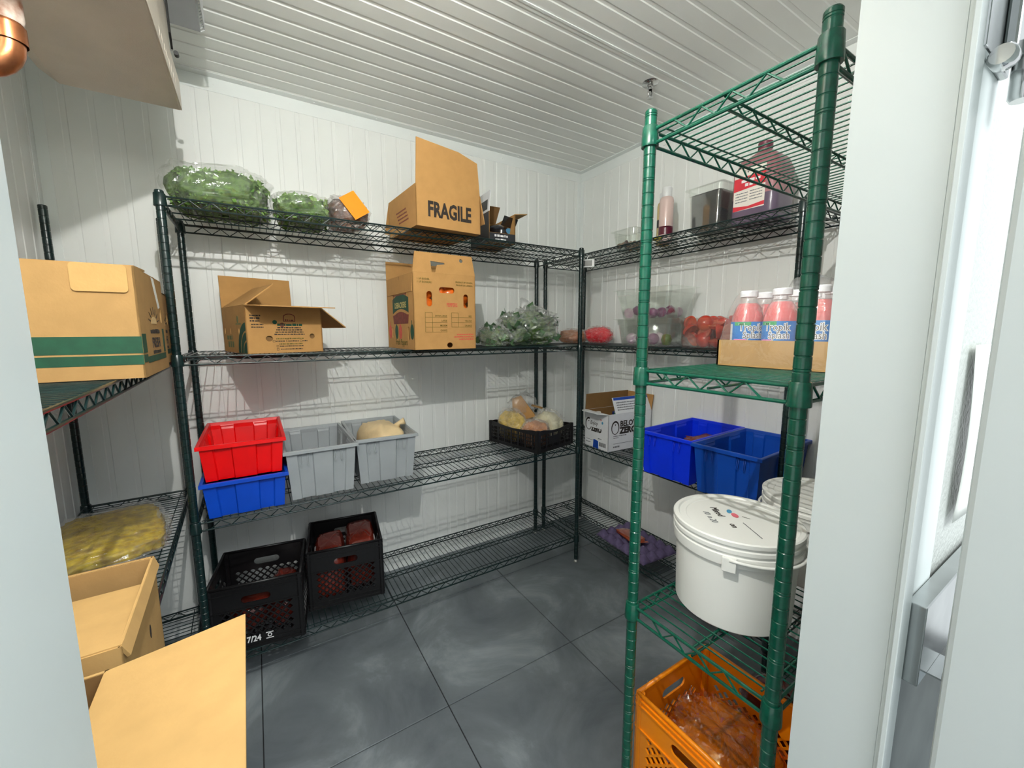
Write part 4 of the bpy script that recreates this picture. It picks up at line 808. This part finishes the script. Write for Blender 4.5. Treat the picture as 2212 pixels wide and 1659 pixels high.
tub('clear tub of cut red onions stacked on another tub', (.195, .825, Z3 + .1435), .215, .36, .155, .80)
tub('clear tub filled with halved tomatoes on the right shelving', (.195, 1.190, Z3), .215, .275, .138, .92)
M_ON = mat('red_onion_skin', (108, 40, 92), .3, noise_scale=30, rgb2=(150, 84, 130)); M_ONW = mat('onion_flesh', (226, 204, 214), .4, noise_scale=30, rgb2=(200, 160, 186))
r_ = random.Random(5)
ONH = MB().lathe([(0, -.026), (.018, -.020), (.026, -.006), (.027, 0)], 16).data('skin', True); ONF = MB().lathe([(.027, 0), (.018, .0006), (.0, .0008)], 16).data('cut_face', True)
ONW = MB().lathe([(0, -.03), (.018, -.026), (.029, -.010), (.031, .004), (.022, .024), (.008, .034), (.003, .044)], 18).data('skin', True)
def onion(loc, half, lab, grp, k):
    o = thing('red_onion', lab, 'onion', loc, 0, grp); o.rotation_euler = (r_.uniform(0, 6), r_.uniform(0, 6), r_.uniform(0, 6))
    if half: link('skin', ONH, M_ON, o); link('cut_face', ONF, M_ONW, o)
    else:
        link('skin', ONW, M_ON if k % 2 else mat('pale_onion_skin', (206, 160, 196), .3, noise_scale=20, rgb2=(236, 226, 226)), o)
for k in range(14):
    onion((.13 + .13 * (k % 3) / 2 + r_.uniform(-.01, .01), .725 + .2 * (k // 3) / 4 + r_.uniform(-.008, .008), Z3 + .1475 + .028 + (.012 if k % 4 == 1 else 0)), True, 'cut red onion half in the upper clear tub', 'cut onions in the upper tub', k)
for k, (x, y) in enumerate(((.24, .72), (.235, .785), (.15, .75), (.24, .865), (.16, .84))): onion((x, y, Z3 + .037), False, 'red onion in the lower clear tub', 'onions in the lower tub', k)
lm = MB().lathe([(0, -.03), (.02, -.024), (.027, 0), (.02, .024), (0, .031)], 16).build('skin', mat('lime_green_skin', (96, 116, 30), .35, noise_scale=30, var=.2), thing('lime', 'dark green lime beside the onions in the lower tub', 'lime', (.25, .955, Z3 + .034)), True)
M_TOM = mat('tomato_skin', (208, 48, 26), .16, noise_scale=8, var=.15, coat=.5); M_TOMF = mat('tomato_flesh', (226, 112, 80), .35, noise_scale=40, rgb2=(198, 64, 40))
TMH = MB().lathe([(0, -.032), (.022, -.027), (.034, -.012), (.036, 0)], 22).data('skin', True); TMF = MB().lathe([(.036, 0), (.030, .0015), (.027, -.001), (.008, -.001), (.006, .001), (0, .001)], 22).data('cut_face', True)
for k in range(33):
    i, j, l = k % 3, (k // 3) % 4, k // 12
    loc = (.128 + i * .062 + r_.uniform(-.006, .006), 1.095 + j * .062 + r_.uniform(-.008, .008), Z3 + .038 + l * .038)
    o = thing('tomato_half', 'halved red tomato in the clear tub', 'tomato', loc, 0, 'halved tomatoes in the tub'); o.rotation_euler = (r_.uniform(-2.6, 2.6), r_.uniform(-1.5, 1.5), r_.uniform(0, 6)); link('skin', TMH, M_TOM, o); link('cut_face', TMF, M_TOMF, o)
# top shelf of the right unit
tub('small clear tub of brown pieces on the top shelf', (.205, .655, Z4), .12, .155, .105, .86, 'clear_tub')
M_BRN = mat('brown_dried_pieces', (168, 130, 92), .6, noise_scale=30, rgb2=(96, 62, 44))
PCM = blob((.046, .032, .024), 12, .2, 6, flat=False, nu=14, nv=8).data('dried_piece', True)
for k in range(11):
    o = link('dried_piece', PCM, M_BRN if k != 5 else mat('dark_dried_piece', (62, 26, 30), .5, noise_scale=20, var=.2), None, loc=(.175 + .03 * (k % 3), .612 + .028 * (k // 3) , Z4 + .018 + .012 * (k % 2))); o.rotation_euler = (.3 * k, .2 * k, .7 * k); tag(o, 'brown dried piece in the small clear tub' if k != 5 else 'dark dried piece among the brown ones in the small tub', 'food', 'pieces in the small tub')
M_SQZ = film('stained_squeeze_plastic', (240, 214, 206), lo_=.06, hi=.3, rough=.2, scale=20, bump=.1, milky=.75); M_BERRY = mat('berry_syrup', (92, 22, 44), .3, noise_scale=14, var=.4)
def squeeze(label, loc, ms, mb_, hfill):
    o = thing('squeeze_bottle', label, 'bottle', loc)
    MB().lathe([(0, .001), (.032, .001), (.034, .006), (.034, .20), (.030, .215), (.022, .222)], 24).build('bottle_wall', ms, o, auto=50)
    MB().lathe([(0, .002), (.033, .002), (.0332, hfill), (.0, hfill + .008)], 24).build('syrup', mb_, o, True)
    MB().lathe([(.0325, hfill), (.0345, hfill + .02), (.0343, hfill + .012), (.0341, hfill - .02)], 24).build('stain_band', mb_, o, True)
    MB().lathe([(.024, .218), (.025, .22), (.0245, .262), (.022, .265), (0, .265)], 24).build('cap', mat('translucent_cap', (228, 230, 230), .4, noise_scale=20, var=.03), o, auto=40); return o
squeeze('pink stained squeeze bottle with berry syrup and white cap', (.215, .893, Z4), M_SQZ, M_BERRY, .055)
squeeze('yellowish squeeze bottle with dark contents behind the pink one', (.155, .832, Z4), film('yellow_squeeze_plastic', (232, 206, 140), lo_=.06, hi=.3, rough=.2, scale=20, bump=.1, milky=.7), mat('dark_sauce', (30, 24, 30), .3, noise_scale=14, var=.2), .11)
MB().lathe([(.034, .0), (.036, .002), (.036, .012), (0, .012)], 20)
yl = MB().lathe([(0, .0), (.022, .0), (.022, .010), (0, .010)], 18).build('yellow_cap', mat('yellow_cap_plastic', (226, 206, 40), .4, noise_scale=20, var=.05), None, auto=40, loc=(.30, .915, Z4)); tag(yl, 'loose yellow cap lying before the squeeze bottles', 'cap')
o = tub('clear tub of black sauce with smeared rim on the top shelf', (.20, 1.135, Z4), .15, .165, .195, .88)
M_BSAUCE = mat('black_sauce', (16, 12, 14), .12, noise_scale=8, rgb2=(30, 20, 18), coat=.6)
MB().loft([[Vector((x, y, z)) for x, y in rrect(0, 0, .15 * k - .008, .165 * k - .008, .018, 4)] for k, z in ((.88, .004), (.95, .15), (.955, .168))]).build('sauce', M_BSAUCE, o, True)
# jug
jg = thing('syrup_jug', 'square plastic jug of purple syrup with red and white label on the top shelf', 'jug', (.19, 1.345, Z4))
M_JUG = mat('jug_plastic_pink', (184, 132, 136), .3, noise_scale=7, rgb2=(150, 92, 102)); M_JUGP = mat('jug_purple_syrup', (110, 96, 116), .25, noise_scale=6, var=.15)
def jr(w_, d, z, r=.03): return [Vector((x, y, z)) for x, y in rrect(0, 0, w_, d, r, 5)]
MB().loft([jr(.15, .18, 0), jr(.155, .185, .008), jr(.155, .185, .10)]).build('lower_body', M_JUGP, jg, auto=40)
MB().loft([jr(.155, .185, .10), jr(.155, .185, .20), jr(.13, .15, .245), jr(.07, .08, .275, .03), jr(.046, .046, .285, .022), jr(.046, .046, .30, .022)]).build('upper_body', M_JUG, jg, auto=40)
MB().tube([(.0, -.035, .27), (.0, -.085, .262), (0, -.088, .20)], .014, 10).build('handle', M_JUG, jg, True)
MB().lathe([(.026, .292), (.027, .294), (.027, .318), (0, .32)], 22).build('cap', mat('purple_cap', (120, 56, 74), .4, noise_scale=20, var=.05), jg, auto=40)
Mj = frame((.0778, -.075, .05), (0, 1, 0), (0, 0, 1), (1, 0, 0))
decal(jg, Mj, [rect(0, 0, .125, .165)], mat('label_cream', (232, 226, 216), .5, noise_scale=20, var=.04), 'label')
decal(jg, Mj, [[(0, .078), (.125, .088), (.125, .135), (.0, .128)]], mat('label_red', (216, 52, 66), .45, noise_scale=20, var=.08), 'label_red_band', off=.0008); decal(jg, Mj, [[(0, 0), (.125, .005), (.125, .02), (.06, .012), (0, .02)]], MATS['label_red'], 'label_red_wave', off=.0008)
decal(jg, Mj, scribble(.03, .108, .075, .012, 95) + scribble(.045, .092, .04, .012, 96), M_INKW, 'label_words', off=.0012); decal(jg, Mj, [q for k in range(4) for q in scribble(.008, .066 - .011 * k, .05, .004, 100 + k) + scribble(.066, .068 - .011 * k, .05, .004, 110 + k)], M_INKGR, 'label_small_print', off=.0008)
txt(jg, Mj, '7/4', .035, .142, .02, M_INKK, 0, .9, shear=.2, name='handwriting')

# ------------------------------------------------------------------ egg tray and sachet
nx, ny = 4, 6; W_, D_ = .262, .385; mb = MB(); gx, gy = nx * 8, ny * 8; V = []; Fs = []
for j in range(gy + 1):
    for i in range(gx + 1):
        cu_ = math.sin(math.pi * nx * i / gx) ** 2 * math.sin(math.pi * ny * j / gy) ** 2
        edge = min(i, gx - i, j, gy - j); V.append(Vector((-W_ / 2 + W_ * i / gx, -D_ / 2 + D_ * j / gy, .006 + .038 * cu_ ** .5 if edge > 0 else .004)))
for j in range(gy):
    for i in range(gx): a = j * (gx + 1) + i; Fs.append((a, a + 1, a + gx + 2, a + gx + 1))
eo = mb.add(V, Fs).build('egg_tray', mat('purple_moulded_pulp', (98, 86, 122), .9, noise_scale=60, var=.15, bump=.4, bump_scale=250), None, True, loc=(.215, .775, Z1)); eo.rotation_euler = (0, 0, math.radians(-4))
s2 = eo.modifiers.new('thickness', 'SOLIDIFY'); s2.thickness = .0025; tag(eo, 'purple moulded pulp egg tray upside down on the lowest shelf', 'egg tray')
so_ = thing('spice_sachet', 'flat orange red sachet lying on the purple egg tray', 'sachet', (.235, .755, Z1 + .0385), 20)
so_.rotation_euler = (math.radians(4), math.radians(-6), math.radians(-12))
blob((.10, .185, .022), 77, .12, 6, crumple=.10, power=.45, nu=48).build('pouch', mat('orange_red_sachet', (170, 70, 32), .22, noise_scale=12, var=.25, bump=.4, bump_scale=25, coat=.5), so_, True)
MB().box((-.048, .090, .008), (.048, .104, .0095)).build('sealed_edge', MATS['orange_red_sachet'], so_)
